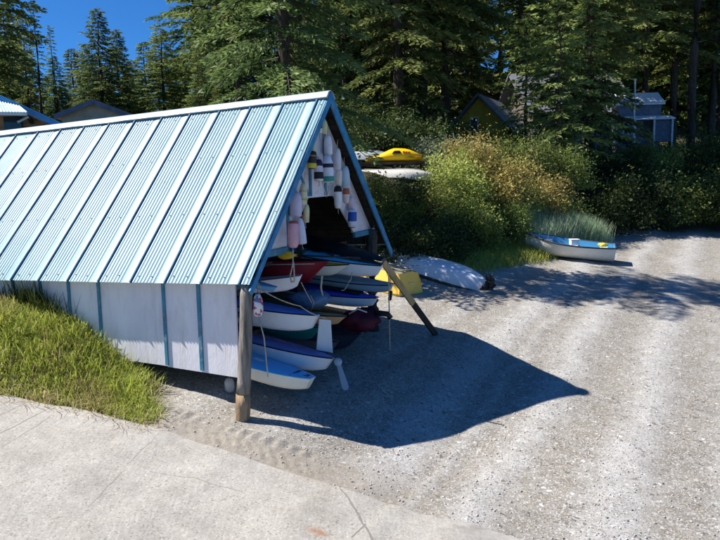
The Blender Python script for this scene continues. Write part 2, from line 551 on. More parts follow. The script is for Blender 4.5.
    vs = np.concatenate([[0.0], np.linspace(.001, 1.4, 46), np.linspace(1.5, 9, 40)])
    rows = []; mk = []
    rust = [(gnd(311, 479), .13), (gnd(318, 536), .10), (gnd(336, 489), .05)]
    for j, v_ in enumerate(vs):
        r = []
        for u in us:
            ed = road_y(u) + .05 * (float(fbm(np.array(u * 1.6), np.array(0.), 51, 4)) - .5) * 2
            y = ed - v_
            r.append((u, y))
        rows.append(r)
    XY = np.array(rows)
    Zg = G(XY[..., 0], XY[..., 1])
    top = Zg + .045
    # the seaward end sinks under the gravel
    top -= .06 * sstep(.6, 2.2, XY[..., 0]) * (1 - sstep(.0, .8, vs)[:, None] * .75)
    top -= .05 * sstep(2.8, 4.4, XY[..., 0] + .6 * vs[:, None])
    top[0] = Zg[0] - .08
    mb = MB()
    mb.grid([[(XY[j, i, 0], XY[j, i, 1], top[j, i]) for i in range(len(us))] for j in range(len(vs))])
    o = mb.build('road', m, smooth=False)
    a = o.data.attributes.new('mask', 'FLOAT_COLOR', 'POINT')
    dust = np.clip(sstep(-.2, 2.8, XY[..., 0]) * 1.0 * (1 - sstep(.1, 1.5, vs))[:, None] + .25 * (1 - sstep(0, .5, vs))[:, None], 0, 1)
    ru = np.zeros_like(dust)
    for p, rr in rust:
        ru = np.maximum(ru, np.exp(-(((XY[..., 0] - p[0]) / rr) ** 2 + ((XY[..., 1] - p[1]) / (rr * .6)) ** 2)))
    ca = np.ones((dust.size, 4), np.float32); ca[:, 0] = dust.ravel(); ca[:, 1] = ru.ravel()
    a.data.foreach_set('color', ca.ravel())
    struct(o, 'worn concrete launching ramp slab with cracks and rust stains', 'road')


build_road()


# loose stones on the beach
def build_pebbles():
    n = 26000
    y = 6.2 + 15 * rng.random(n) ** 1.9
    x = -2.6 + rng.random(n) * 1.0 * (y * .62 + 2.2)
    t, s = wall_side(x, y)
    ok = (y > road_y(x) + .02) & (y < bank_y(x) - .2)
    tr, _ = track(x, y)
    ok &= rng.random(n) < .35 + .65 * tr
    x, y = x[ok], y[ok]; n = len(x)
    z = G(x, y)
    r = .004 + .014 * rng.random(n) ** 5 * (1 + 1.4 * (rng.random(n) > .985))
    octv = np.array([(1, 0, 0), (0, 1, 0), (-1, 0, 0), (0, -1, 0), (0, 0, 1), (0, 0, -1)], float)
    octf = np.array([(0, 1, 4), (1, 2, 4), (2, 3, 4), (3, 0, 4), (1, 0, 5), (2, 1, 5), (3, 2, 5), (0, 3, 5)])
    V = octv[None] * (r[:, None, None] * (.7 + .6 * rng.random((n, 6, 1)))) * np.stack([1 + .5 * rng.random(n), 1 + 0 * r, .55 + .3 * rng.random(n)], 1)[:, None, :]
    a = rng.random(n) * 2 * PI; ca, sa = np.cos(a), np.sin(a)
    Vx = V[..., 0] * ca[:, None] - V[..., 1] * sa[:, None]; Vy = V[..., 0] * sa[:, None] + V[..., 1] * ca[:, None]
    V = np.stack([Vx + x[:, None], Vy + y[:, None], V[..., 2] + (z + r * .25)[:, None]], -1).reshape(-1, 3)
    Fc = (octf[None] + 6 * np.arange(n)[:, None, None]).reshape(-1, 3)
    me = bpy.data.meshes.new('gravel')
    me.vertices.add(len(V)); me.vertices.foreach_set('co', V.astype(np.float32).ravel())
    me.loops.add(Fc.size); me.loops.foreach_set('vertex_index', Fc.astype(np.int32).ravel())
    me.polygons.add(len(Fc)); me.polygons.foreach_set('loop_start', np.arange(0, Fc.size, 3, dtype=np.int32))
    me.update(); me.polygons.foreach_set('use_smooth', np.ones(len(Fc), bool))
    g = np.clip(.20 + .42 * rng.random(n) ** 1.3, 0, .75)
    T = np.stack([g * 1.03, g, g * .93], 1)
    at_ = me.attributes.new('tint', 'FLOAT_COLOR', 'POINT')
    c = np.ones((6 * n, 4), np.float32); c[:, :3] = np.repeat(T, 6, 0); at_.data.foreach_set('color', c.ravel())
    m, nt, N, L, B = new_mat('pebble')
    A = N.new('ShaderNodeAttribute'); A.attribute_name = 'tint'; L.new(A.outputs['Color'], B.inputs['Base Color'])
    B.inputs['Roughness'].default_value = .7
    me.materials.append(m)
    o = bpy.data.objects.new('gravel', me); COL.objects.link(o)
    struct(o, 'loose grey pebbles scattered over the beach', 'gravel', 'stuff')


build_pebbles()

# ------------------------------------------------------------------ paints
M = dict(
    blue_trim=pm('blue_trim', C(52, 134, 176), C(40, 112, 156), 5, .55, .15, 30, dirt=C(120, 160, 175), dscale=6, damt=.5),
    teal_trim=pm('teal_trim', C(70, 136, 160), C(50, 110, 136), 4, .6, .2, 30, dirt=C(150, 170, 175), dscale=8, damt=.5),
    white_board=pm('white_board', C(226, 222, 226), C(212, 209, 216), 1.5, .65, .25, 25, stretch=(1, 1, 3), dirt=C(170, 160, 150), dscale=3.2, damt=.45),
    white_ply=pm('white_ply', C(232, 228, 230), C(220, 215, 220), 1.1, .6, .2, 20, stretch=(2.2, 2.2, .5), dirt=C(166, 152, 138), dscale=2.6, damt=.30),
    ridge_white=pm('ridge_white', C(178, 192, 200), C(160, 178, 190), 2, .4, .05, 20, dirt=C(170, 165, 160), dscale=3, damt=.4),
    log=pm('log', C(150, 142, 132), C(112, 104, 96), 6, .85, .6, 14, stretch=(3, 3, .4), dirt=C(66, 58, 50), dscale=5, damt=.7),
    log_base=pm('log_base', C(176, 150, 118), C(138, 114, 88), 7, .85, .7, 14, stretch=(3, 3, .5), dirt=C(110, 88, 66), dscale=6, damt=.7),
    dark_post=pm('dark_post', C(82, 76, 72), C(52, 48, 46), 6, .85, .6, 14, stretch=(3, 3, .4)),
    old_board=pm('old_board', C(92, 80, 69), C(60, 52, 45), 5, .85, .4, 20, stretch=(.6, 4, 4)),
    shade_board=pm('shade_board', C(60, 52, 46), C(40, 35, 31), 5, .9, .3, 20),  # old board colour darkened so the shed's inside reads as deep shade
    rope=pm('rope', C(196, 186, 166), C(160, 150, 130), 30, .9),
    rope_orange=pm('rope_orange', C(190, 120, 70), C(150, 90, 50), 30, .9),
    black=pm('black', C(22, 22, 25), C(34, 34, 38), 6, .45, .1),
    rubber=pm('rubber', C(34, 34, 36), C(48, 47, 46), 6, .7, .2),
    steel=pm('steel', C(150, 152, 154), C(120, 122, 124), 6, .35, .1, metal=.8),
)
M['seam_blue'] = pm('seam_blue', C(50, 112, 140), C(36, 92, 120), 4, .6, .2, 30)
M['sky_trim'] = pm('sky_trim', C(96, 166, 224), C(80, 150, 210), 5, .55, .1, 30)
PAINT = {}


def paint(rgb, rough=.42, d=.35, dirt=None):
    k = (rgb, rough, d)
    if k not in PAINT:
        c = C(*rgb); c2 = tuple(x * .93 for x in c)
        PAINT[k] = pm('paint', c, c2, 2.5, rough, .08, 30, spec=.4, dirt=dirt or tuple(x * .55 + .04 for x in c), dscale=6, damt=d * .8)
    return PAINT[k]


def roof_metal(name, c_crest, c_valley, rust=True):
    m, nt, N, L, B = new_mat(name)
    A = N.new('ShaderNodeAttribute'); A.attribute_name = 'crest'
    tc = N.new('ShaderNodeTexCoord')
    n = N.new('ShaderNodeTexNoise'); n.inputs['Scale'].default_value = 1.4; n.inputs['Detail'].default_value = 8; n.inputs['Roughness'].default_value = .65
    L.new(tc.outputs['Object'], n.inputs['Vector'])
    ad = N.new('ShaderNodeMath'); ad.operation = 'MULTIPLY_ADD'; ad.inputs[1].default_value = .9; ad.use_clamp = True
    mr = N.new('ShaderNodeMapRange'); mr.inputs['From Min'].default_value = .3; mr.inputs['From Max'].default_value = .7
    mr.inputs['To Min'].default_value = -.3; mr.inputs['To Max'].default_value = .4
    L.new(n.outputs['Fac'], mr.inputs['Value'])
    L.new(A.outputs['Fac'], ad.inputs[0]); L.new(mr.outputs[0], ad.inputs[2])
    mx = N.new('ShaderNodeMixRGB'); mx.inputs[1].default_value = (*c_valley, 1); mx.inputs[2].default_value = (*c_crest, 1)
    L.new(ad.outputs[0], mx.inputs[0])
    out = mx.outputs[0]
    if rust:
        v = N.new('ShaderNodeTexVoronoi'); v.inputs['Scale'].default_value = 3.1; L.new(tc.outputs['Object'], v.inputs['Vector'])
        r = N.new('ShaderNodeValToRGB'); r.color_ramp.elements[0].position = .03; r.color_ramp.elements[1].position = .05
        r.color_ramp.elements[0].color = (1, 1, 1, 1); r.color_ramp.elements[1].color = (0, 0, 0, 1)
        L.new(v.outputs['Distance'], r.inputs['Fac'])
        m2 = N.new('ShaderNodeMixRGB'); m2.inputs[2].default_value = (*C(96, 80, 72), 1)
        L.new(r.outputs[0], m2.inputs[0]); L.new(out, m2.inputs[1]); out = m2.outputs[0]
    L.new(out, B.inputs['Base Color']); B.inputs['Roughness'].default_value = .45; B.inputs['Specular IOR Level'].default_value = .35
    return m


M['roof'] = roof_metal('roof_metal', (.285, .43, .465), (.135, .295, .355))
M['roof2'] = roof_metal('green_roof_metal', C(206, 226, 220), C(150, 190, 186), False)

# ------------------------------------------------------------------ boat shed
th = math.atan2(RISE, HW)
SLOPE = math.hypot(RISE, HW)
PAN = .651
shed_loc = S(.3, 0, 0); shed_loc[2] = g1(shed_loc[0], shed_loc[1])
shed = thing('boat_shed', 'white boat shed on posts with steep pale blue corrugated metal roof', 'shed', shed_loc)


def R(s, d, n, side=0):
    """point on roof slope: s to the rear, d up the slope from the eave, n outward"""
    t = d * math.cos(th) - n * math.sin(th); h = d * math.sin(th) + n * math.cos(th)
    if side: t = 2 * HW - t
    return S(s, t, h)


def corrug(side, s0, s1, dlo, dhi, rows=9):
    ss = []; hs = []; cr = []
    k0 = -3
    k = k0
    off = .2 * PAN - 0.0
    s = s0
    pts = []
    for k in range(-2, 15):
        b = off + k * PAN
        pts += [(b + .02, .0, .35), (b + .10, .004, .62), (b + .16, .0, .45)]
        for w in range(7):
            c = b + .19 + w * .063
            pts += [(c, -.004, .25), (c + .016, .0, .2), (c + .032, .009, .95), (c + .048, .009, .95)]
        pts += [(b + PAN - .02, .0, .3)]
    pts = [p for p in pts if s0 < p[0] < s1]
    pts = [(s0, 0, .9)] + pts + [(s1, 0, .9)]
    mb = MB(); rowsv = []; att = []
    for j in range(rows):
        d = dlo + (dhi - dlo) * j / (rows - 1)
        row = []
        for (s, n, c) in pts:
            wob = .010 * (float(vnoise(np.array(s * 1.3), np.array(d * 1.1), 77)) - .5)
            dd = d + (.012 * (float(vnoise(np.array(math.floor((s - off) / PAN) * 3.3), np.array(.5), 5)) - .5) * 2 if j == 0 else 0)
            row.append(tuple(R(s, dd, n + wob + .04, side))); att.append(c)
        rowsv.append(row)
    mb.grid(rowsv)
    return mb, att


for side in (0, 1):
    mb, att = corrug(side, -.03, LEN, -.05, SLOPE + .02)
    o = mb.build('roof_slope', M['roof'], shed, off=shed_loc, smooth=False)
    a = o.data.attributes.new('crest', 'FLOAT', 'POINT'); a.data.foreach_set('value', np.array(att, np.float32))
    dk = MB()      # skip sheathing under the metal
    k = 0
    d = .02
    while d < SLOPE - .1:
        wv = .13 + .03 * random.random()
        a_, b_ = d, d + wv
        dk.hexa([R(.0 + .02 * random.random(), a_, .005, side), R(LEN - .03, a_, .005, side), R(LEN - .03, b_, .005, side), R(.0 + .02 * random.random(), b_, .005, side),
                 R(.0, a_, .028, side), R(LEN - .03, a_, .028, side), R(LEN - .03, b_, .028, side), R(.0, b_, .028, side)])
        d += wv + .010
    dk.build('sheathing', M['shade_board'], shed, off=shed_loc)
# screw heads along the crests
mb = MB()
for k in range(-1, 13):
    for w_i in (1, 5):
        s_ = .2 * PAN + k * PAN + .19 + w_i * .063 + .04
        if not (.02 < s_ < LEN - .05): continue
        for d_i in (.06, 1.2, 2.4, 3.40):
            d_ = d_i + .02 * (random.random() - .5); h_ = .0055
            mb.hexa([R(s_ - h_, d_ - h_, .048), R(s_ + h_, d_ - h_, .048), R(s_ + h_, d_ + h_, .048), R(s_ - h_, d_ + h_, .048),
                     R(s_ - h_, d_ - h_, .058), R(s_ + h_, d_ - h_, .058), R(s_ + h_, d_ + h_, .058), R(s_ - h_, d_ + h_, .058)])
o = mb.build('roof_screws', M['rubber'], shed, off=shed_loc); o['kind'] = 'stuff'
# raised seams
for k in range(0, 13):
    b = .2 * PAN + k * PAN
    if b > LEN - .05: break
    mb = MB()
    for j in range(6):
        d0, d1_ = -.055 + (SLOPE - .1) * j / 6, -.055 + (SLOPE - .1) * (j + 1) / 6
        j0 = .006 * (random.random() - .5)
        mb.hexa([R(b - .016 + j0, d0, .034), R(b + .016 + j0, d0, .034), R(b + .016 + j0, d1_, .034), R(b - .016 + j0, d1_, .034),
                 R(b - .011 + j0, d0, .074), R(b + .011 + j0, d0, .074), R(b + .011 + j0, d1_, .074), R(b - .011 + j0, d1_, .074)])
    mb.build('roof_seam', M['seam_blue'], shed, off=shed_loc)
mb = MB()
for side in (0, 1):
    rows = []
    for i in range(25):
        s = -.05 + (LEN + .08) * i / 24
        w_ = .01 * (random.random() - .5)
        rows.append([R(s, SLOPE - .15, .075 + w_, side), R(s, SLOPE - .14, .09 + w_, side), R(s, SLOPE - .02, .09, side), R(s, SLOPE + .055, .085 - .04, side)])
    mb.grid(rows)
    mb.quad(R(-.05, SLOPE - .15, .05, side), R(-.05, SLOPE + .05, .05, side), R(-.05, SLOPE + .055, .085 - .04, side), R(-.05, SLOPE - .14, .09, side))
mb.build('ridge_cap', M['ridge_white'], shed, off=shed_loc)
for side in (0, 1):
    mb = MB()
    lo = -.02 if side == 0 else -.06
    w_ = .088 if side == 0 else .125
    hi = SLOPE - .02
    mb.hexa([R(-.06, lo, -w_, side), R(-.02, lo, -w_, side), R(-.02, hi + w_ * .9 * .0, -w_, side), R(-.06, hi, -w_, side),
             R(-.06, lo, .03, side), R(-.02, lo, .03, side), R(-.02, hi, .03, side), R(-.06, hi, .03, side)]) if False else None
    # board face as a prism mitred on the ridge line
    dm = w_ / math.tan(th) if False else 0
    top_t = HW
    hu = lambda t: t * math.tan(th)
    vo, vi = .035 / math.cos(th), -w_ / math.cos(th)
    def Q(s, t, dv):
        tt = t if side == 0 else 2 * HW - t
        return S(s, tt, hu(t) + dv)
    t0 = lo
    sA, sB = -.055 - .002 * side, -.025
    mb.hexa([Q(sA, t0 + .0, vi), Q(sB, t0, vi), Q(sB, HW, vi), Q(sA, HW, vi), Q(sA, t0 - .06, vo - .06), Q(sB, t0 - .06, vo - .06), Q(sB, HW, vo), Q(sA, HW, vo)])
    mb.build('rake_board', M['blue_trim'], shed, off=shed_loc, bevel=.004)

# near side wall: plywood sheets, slightly stepped, with painted battens
TW = .155
sheets = [(.36, 1.66), (1.66, 2.97), (2.97, 4.28), (4.28, 5.6), (5.6, 6.9), (6.9, LEN - .12)]
mb = MB()
for i, (a_, b_) in enumerate(sheets):
    o_ = .004 * (i % 2)
    bot = lambda s: -1.40 + .055 * (s - .36) if s < 2.9 else -1.26 - .01 * (s - 2.9)
    ha, hb = bot(a_), bot(b_)
    if i > 0: ha += .01
    mb.hexa([S(a_ + .002, TW + o_, ha), S(b_ - .002, TW + o_, hb), S(b_ - .002, TW + .03 + o_, hb), S(a_ + .002, TW + .03 + o_, ha),
             S(a_ + .002, TW + o_, .19), S(b_ - .002, TW + o_, .19), S(b_ - .002, TW + .03 + o_, .19), S(a_ + .002, TW + .03 + o_, .19)])
mb.build('side_wall', M['white_ply'], shed, off=shed_loc)
for s in (1.0, 1.655, 2.965, 3.62, 4.275, 4.93, 5.6, 6.25, 6.9):
    if s in (2.31,): continue
    w_ = .026 if s not in (1.0,) else .03
    b_ = (-1.37 + .055 * (s - .36)) if s < 2.9 else -1.24
    mb = MB().hexa([S(s - w_, TW - .024, b_), S(s + w_, TW - .024, b_), S(s + w_, TW - .002, b_), S(s - w_, TW - .002, b_),
                    S(s - w_, TW - .024, .17), S(s + w_, TW - .024, .17), S(s + w_, TW - .002, .17), S(s - w_, TW - .002, .17)])
    mb.build('wall_batten', M['teal_trim'], shed, off=shed_loc)
# far side wall, rear wall
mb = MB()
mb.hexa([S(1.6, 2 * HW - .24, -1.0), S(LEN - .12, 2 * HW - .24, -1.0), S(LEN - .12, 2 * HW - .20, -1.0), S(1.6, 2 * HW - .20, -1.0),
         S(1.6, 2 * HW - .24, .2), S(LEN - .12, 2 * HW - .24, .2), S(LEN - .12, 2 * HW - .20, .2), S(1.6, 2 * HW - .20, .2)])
mb.build('side_wall', M['shade_board'], shed, off=shed_loc)
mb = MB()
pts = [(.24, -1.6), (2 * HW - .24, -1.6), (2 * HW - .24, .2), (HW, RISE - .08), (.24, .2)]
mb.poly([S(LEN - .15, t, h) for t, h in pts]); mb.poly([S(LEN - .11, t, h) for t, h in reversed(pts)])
mb.build('rear_wall', M['shade_board'], shed, off=shed_loc)
# gable wall with its A-shaped opening
SG = .2
trimh = .36
op = [(1.32, trimh), (2.04, 1.075), (2.93, 1.075), (3.72, trimh)]
def under(t): return (t if t < HW else 2 * HW - t) * math.tan(th) - .06


mb = MB()
def plate(poly_, s0, s1):
    mb.poly([S(s0, t, h) for t, h in poly_]); mb.poly([S(s1, t, h) for t, h in reversed(poly_)])
    n = len(poly_)
    for i in range(n):
        (a0, b0), (a1, b1) = poly_[i], poly_[(i + 1) % n]
        mb.quad(S(s0, a0, b0), S(s1, a0, b0), S(s1, a1, b1), S(s0, a1, b1))


plate([(.38, trimh), op[0], op[1], (op[1][0], under(op[1][0]))], SG, SG + .025)
plate([op[3], (2 * HW - .38, trimh), (op[2][0], under(op[2][0])), op[2]], SG, SG + .025)
plate([(op[1][0] + .002, 1.075), (op[2][0] - .002, 1.075), (op[2][0] - .002, under(op[2][0])), (HW, under(HW)), (op[1][0] + .002, under(op[1][0]))], SG + .002, SG + .027)
mb.build('gable_wall', M['white_board'], shed, off=shed_loc)
for (ta, tb) in ((.34, op[0][0] + .0), (op[3][0], 2 * HW - .34)):
    MB().hexa([S(SG - .03, ta, trimh - .10), S(SG + .02, ta, trimh - .10), S(SG + .02, tb, trimh - .10), S(SG - .03, tb, trimh - .10),
               S(SG - .03, ta, trimh - .004), S(SG + .02, ta, trimh - .004), S(SG + .02, tb, trimh - .004), S(SG - .03, tb, trimh - .004)]).build('trim_board', M['teal_trim'], shed, off=shed_loc)
for t, h0, h1 in ((2.10, 1.10, under(2.1) - .05), (2.62, 1.10, under(2.62) - .05), (1.36, trimh, .98)):
    MB().hexa([S(SG - .022, t - .03, h0), S(SG - .002, t - .03, h0), S(SG - .002, t + .03, h0), S(SG - .022, t + .03, h0),
               S(SG - .022, t - .03, h1), S(SG - .002, t - .03, h1), S(SG - .002, t + .03, h1), S(SG - .022, t + .03, h1)]).build('wall_batten', M['teal_trim'], shed, off=shed_loc)
MB().hexa([S(SG - .02, 1.62, 1.62), S(SG - .002, 1.62, 1.62), S(SG - .002, 1.68, 1.62), S(SG - .02, 1.68, 1.62),
           S(SG - .02, 2.02, 1.10), S(SG - .002, 2.02, 1.10), S(SG - .002, 2.08, 1.10), S(SG - .02, 2.08, 1.10)]).build('wall_batten', M['teal_trim'], shed, off=shed_loc)
# tie beam and side plates inside
for (p, q) in ((S(.35, .28, .12), S(LEN - .2, .28, .12)), (S(.35, 2 * HW - .28, .12), S(LEN - .2, 2 * HW - .28, .12)),
               (S(2.8, .3, .05), S(2.8, 2 * HW - .3, .05))):
    MB().beam(p, q, .09, .14).build('beam', M['dark_post'], shed, off=shed_loc)
# posts
def post(name_mat, top, foot, r0, r1, base_mat=None, base_h=.75):
    top, foot = Vector(top), Vector(foot)
    n = 12
    mb = MB(); mb2 = MB()
    pts = []; rs = []
    for i in range(n + 1):
        f = i / n
        p = foot.lerp(top, f) + Vector((.012 * (random.random() - .5), .012 * (random.random() - .5), 0))
        pts.append(p); rs.append((r0 + (r1 - r0) * f) * (1 + .06 * (random.random() - .5)))
    k = int(n * base_h / (top - foot).length) if base_mat else 0
    mb.tube(pts[k:], rs[k:], 12)
    o = mb.build('post', name_mat, shed, off=shed_loc)
    if base_mat:
        rs2 = [r * 1.03 for r in rs[:k + 1]]; rs2[0] *= .8
        mb2.tube(pts[:k + 1], rs2, 12).build('post_foot', base_mat, o)
        c = o.children[0]
        c.data.transform(Matrix.Translation(-Vector(shed_loc)))
    return o


foot = gnd(242, 419)
topp = at(247, 284, foot[1] + .05)
post(M['log'], topp + np.array([0, 0, -.01]), foot + np.array([0, 0, -.15]), .105, .085, M['log_base'], .62)
rf = S(.16, 2 * HW - .45, 0); post(M['dark_post'], rf + np.array([0, 0, .35]), (rf[0], rf[1], g1(rf[0], rf[1]) - .1), .13, .12)
for s_, t_ in ((3.0, .42), (5.5, .42), (LEN - .4, .42), (3.0, 2 * HW - .4), (LEN - .4, 2 * HW - .4), (2.2, 2.5)):
    p = S(s_, t_, 0); post(M['dark_post'], p + np.array([0, 0, .25]), (p[0], p[1], g1(p[0], p[1]) - .1), .1, .09)
# kayak rack: cross bars at two stations with uprights
for s_ in (.75, 3.2):
    for h in (-.98, -.62, -.28, .05):
        MB().beam(S(s_, .34, h), S(s_, 1.9, h), .05, .07).build('rack_bar', M['old_board'], shed, off=shed_loc)
        MB().beam(S(s_, 2.7, h + .05), S(s_, 2 * HW - .4, h + .05), .05, .07).build('rack_bar', M['old_board'], shed, off=shed_loc)
    for t_ in (1.9, 2.7):
        p = S(s_ + .05, t_, .25)
        MB().beam(p, (p[0], p[1], g1(p[0], p[1]) - .05), .08, .08, (0, 1, 0)).build('rack_upright', M['dark_post'], shed, off=shed_loc)


# ------------------------------------------------------------------ hulls
def hull_rows(L, B, H, D, bowrake=.1, fin=2.2, n=34, sec=9, stern=0.0, sheer=.07, tipblunt=.05, chine=.75, rock=9):
    """kayak: tip at x=0, body toward -x. returns hull rows and deck rows"""
    hull, deck, seam = [], [], []
    for i in range(n + 1):
        f = i / n
        f2 = (1 - math.cos(PI * f)) / 2
        u = 2 * f2 - 1                                   # -1 at the front tip
        b = B / 2 * max(0, 1 - abs(u) ** fin) ** .85 + tipblunt * B * .25
        zs = sheer * abs(u) ** 3
        zk = -H * (1 - .45 * abs(u) ** rock)
        x = -f2 * L
        hr = []
        for k in range(sec):
            a = PI * k / (sec - 1)
            cy = math.copysign(abs(math.cos(a)) ** chine, math.cos(a)); sz = math.sin(a) ** chine
            rx = bowrake * sz * (1 if u < 0 else -1) * (abs(u) ** 6)
            hr.append((x - rx, b * cy, zs + (zk - zs) * sz))
        hull.append(hr)
        dh = D * (1 - abs(u) ** 3) + .012
        deck.append([(x, b * math.cos(PI * k / (sec - 1)), zs + dh * math.sin(PI * k / (sec - 1)) ** .8) for k in range(sec)])
    return hull, deck


def aim_dir(tip, slope, yaw=0.0):
    """direction out of the shed whose image slope at tip matches"""
    base = -Uv[:2] / np.linalg.norm(Uv[:2])
    c, s = math.cos(yaw), math.sin(yaw)
    base = np.array([base[0] * c - base[1] * s, base[0] * s + base[1] * c])
    best = None
    lo, hi = -.6, .8
    def sl(td):
        D = np.array([base[0], base[1], -td]); D /= np.linalg.norm(D)
        a = proj(tip - D * .8); b = proj(tip)
        return (b[1] - a[1]) / (b[0] - a[0])
    for _ in range(40):
        m_ = (lo + hi) / 2
        if sl(m_) < slope: lo = m_
        else: hi = m_
    D = np.array([base[0], base[1], -lo]); return D / np.linalg.norm(D)


def frame_m(tip, D, roll=0.0):
    X = Vector(D).normalized(); Z = Vector((0, 0, 1)); Y = Z.cross(X).normalized(); Z = X.cross(Y)
    m = Matrix((X, Y, Z)).transposed().to_4x4()
    return Matrix.Translation(Vector(tip)) @ m @ Matrix.Rotation(roll, 4, 'X')


def kayak(name, label, px, py, Y, slope, L, B, H, D, hullc, deckc, group='kayaks stored in the shed', roll=0.0, yaw=0.0, rake=.08, blunt=.05, cockpit=True, sheer=.06, seamc=None, fin=2.2, cat='kayak', chine=.75):
    tip = at(px, py, Y)
    Dv = aim_dir(tip, slope, yaw)
    t = thing(name, label, cat, group=group, M=frame_m(tip, Dv, roll))
    hr, dr = hull_rows(L, B, H, D, rake, fin, sheer=sheer, tipblunt=blunt, chine=chine)
    mb = MB(); mb.grid(hr); mb.poly(hr[0]); mb.poly(hr[-1]); mb.sm = True
    mb.build('hull', paint(hullc), t)
    if deckc:
        mb = MB(); mb.grid(dr); mb.poly(dr[0]); mb.poly(dr[-1]); mb.sm = True
        mb.build('deck', paint(deckc), t)
    sm_ = MB()
    for sd in (0, -1):
        pts = [Vector(r[sd]) + Vector((0, .004 if sd == 0 else -.004, 0)) for r in hr]
        sm_.tube(pts, .011, 5)
    sm_.build('seam_strip', M['black'] if seamc is None else paint(seamc), t)
    if cockpit and deckc:
        cb = MB(); cy = []
        for k in range(25):
            a = 2 * PI * k / 24
            x = -L * .5 + .42 * math.cos(a); y = B * .36 * math.sin(a)
            cy.append((x, y, D + .03 - .3 * D * abs(math.sin(a))))
        cb.tube(cy, .02, 6, False); cb.build('cockpit_rim', M['black'], t)
        MB().poly([(x, y, z + .004) for x, y, z in cy[:-1]]).build('cockpit', M['rubber'], t)
    return t


def line_on(t, pts, r, mat, name='deck_line'):
    return MB().tube(pts, r, 5).build(name, mat, t)


kG = 'kayaks stored in the shed'
k1 = kayak('kayak', 'sky blue and cream kayak lowest on the rack beside the log post', 312, 382, 9.30, .345, 4.6, .58, .21, .085, (236, 230, 212), (84, 186, 240), roll=-.10, rake=.05, blunt=.5, seamc=(120, 190, 225), fin=4.5, chine=.55)
line_on(k1, [(-.28, -.20, .05), (-.24, 0, .09), (-.28, .2, .05)], .012, M['black'])
MB().box(-.16, -.06, -.06, .06, .05, .075).build('toggle', M['black'], k1)
MB().box(-.95, -.80, -.13, -.05, .075, .09).build('fitting', paint((225, 225, 225)), k1)
k2 = kayak('kayak', 'white kayak with navy deck and grey rudder blade, second from the bottom of the rack', 333, 362, 9.72, .30, 4.8, .58, .25, .07, (214, 218, 224), (88, 110, 178), roll=-.12, rake=.10, blunt=.3, fin=4.2, chine=.5)
line_on(k2, [(-.1, 0, .05), (-.9, -.1, .11), (-1.7, -.16, .09)], .006, M['rope_orange'])
# rudder of the second kayak: hub and long blade
rp = at(338, 362, 9.70); rq = at(346, 389, 9.60)
loc = Vector(k2.matrix_world.inverted() @ Vector(rp)); loc2 = Vector(k2.matrix_world.inverted() @ Vector(rq))
rud = MB()
for k in range(8):
    pass
d_ = (loc2 - loc).normalized(); sid = Vector((1, 0, 0)); sid = (sid - d_ * sid.dot(d_)).normalized(); nrm = d_.cross(sid)
ring = []
for (f, w_) in ((-.02, .03), (.1, .035), (.5, .045), (.9, .055), (.98, .05), (1.04, .02)):
    c_ = loc + (loc2 - loc) * f
    ring.append([c_ + sid * w_ + nrm * .008, c_ - sid * w_ + nrm * .008, c_ - sid * w_ - nrm * .008, c_ + sid * w_ - nrm * .008])
rud.grid(ring, True); rud.poly(ring[0]); rud.poly(ring[-1])
rud.build('rudder_blade', paint((120, 150, 176)), k2, bevel=.003)
hb = MB(); hb.lathe([(0, -.03), (.055, -.03), (.065, 0), (.055, .03), (0, .03)], 14)
ho = hb.build('rudder_hub', paint((150, 170, 186)), k2); ho.location = loc; ho.rotation_euler = (PI / 2, 0, 0)
k3 = kayak('kayak', 'deep white kayak with bright blue deck and black seam at middle of the rack', 318, 319, 9.95, .195, 5.0, .62, .28, .08, (238, 238, 234), (84, 134, 218), roll=-.10, rake=.08, blunt=.3, fin=4.2, chine=.5)
# white rudder blade hanging from k3's stern
rp = Vector(k3.matrix_world.inverted() @ Vector(at(324, 318, 9.93)))
iv = k3.matrix_world.inverted()
A_, B_, C_, D_ = [iv @ Vector(at(x, y, 9.93)) for x, y in ((319.5, 319), (331, 320), (333, 353), (316.5, 350))]
off_ = iv.to_3x3() @ Vector((-.01, .02, 0))
MB().hexa([A_, B_, C_, D_, A_ + off_, B_ + off_, C_ + off_, D_ + off_]).build('rudder_blade', paint((205, 212, 216)), k3, bevel=.006)
k4 = kayak('kayak', 'teal green kayak hull tucked under the deep white kayak', 322, 331, 10.35, .20, 4.2, .62, .24, .04, (26, 112, 108), (40, 120, 116), rake=.16, blunt=.05, cockpit=False, chine=1.0)
k5 = kayak('kayak', 'tan wooden kayak tip poking out beside the white rudder blade', 346, 320, 10.5, .17, 4.4, .56, .15, .05, (214, 168, 120), (196, 160, 120), rake=.14, blunt=.04, cockpit=False)
line_on(k5, [(-.05, -.05, .1), (-.5, -.1, .09), (-1.0, -.1, .09)], .012, M['rubber'])
k6 = kayak('canoe', 'slim white canoe tip under the hanging pink buoys', 302, 279, 10.0, -.03, 4.2, .60, .20, .02, (236, 236, 238), (222, 222, 226), rake=.10, blunt=.08, cockpit=False, cat='canoe', seamc=(70, 70, 80))
k7 = kayak('canoe', 'dark red canoe lying behind the slim white canoe', 329, 265, 10.75, .10, 4.6, .80, .40, .03, (128, 22, 40), (90, 18, 30), rake=.30, blunt=.06, cockpit=False, cat='canoe', seamc=(110, 24, 38), chine=.9)
line_on(k7, [(-.15, -.22, .03), (-1.2, -.42, -.06), (-2.0, -.46, -.02)], .008, M['rope'])
k8 = kayak('kayak', 'yellow decked kayak tip with white hull beside the red canoe', 349, 268, 11.2, .06, 4.2, .56, .17, .06, (232, 230, 220), (224, 172, 40), rake=.22, blunt=.03, cockpit=False)
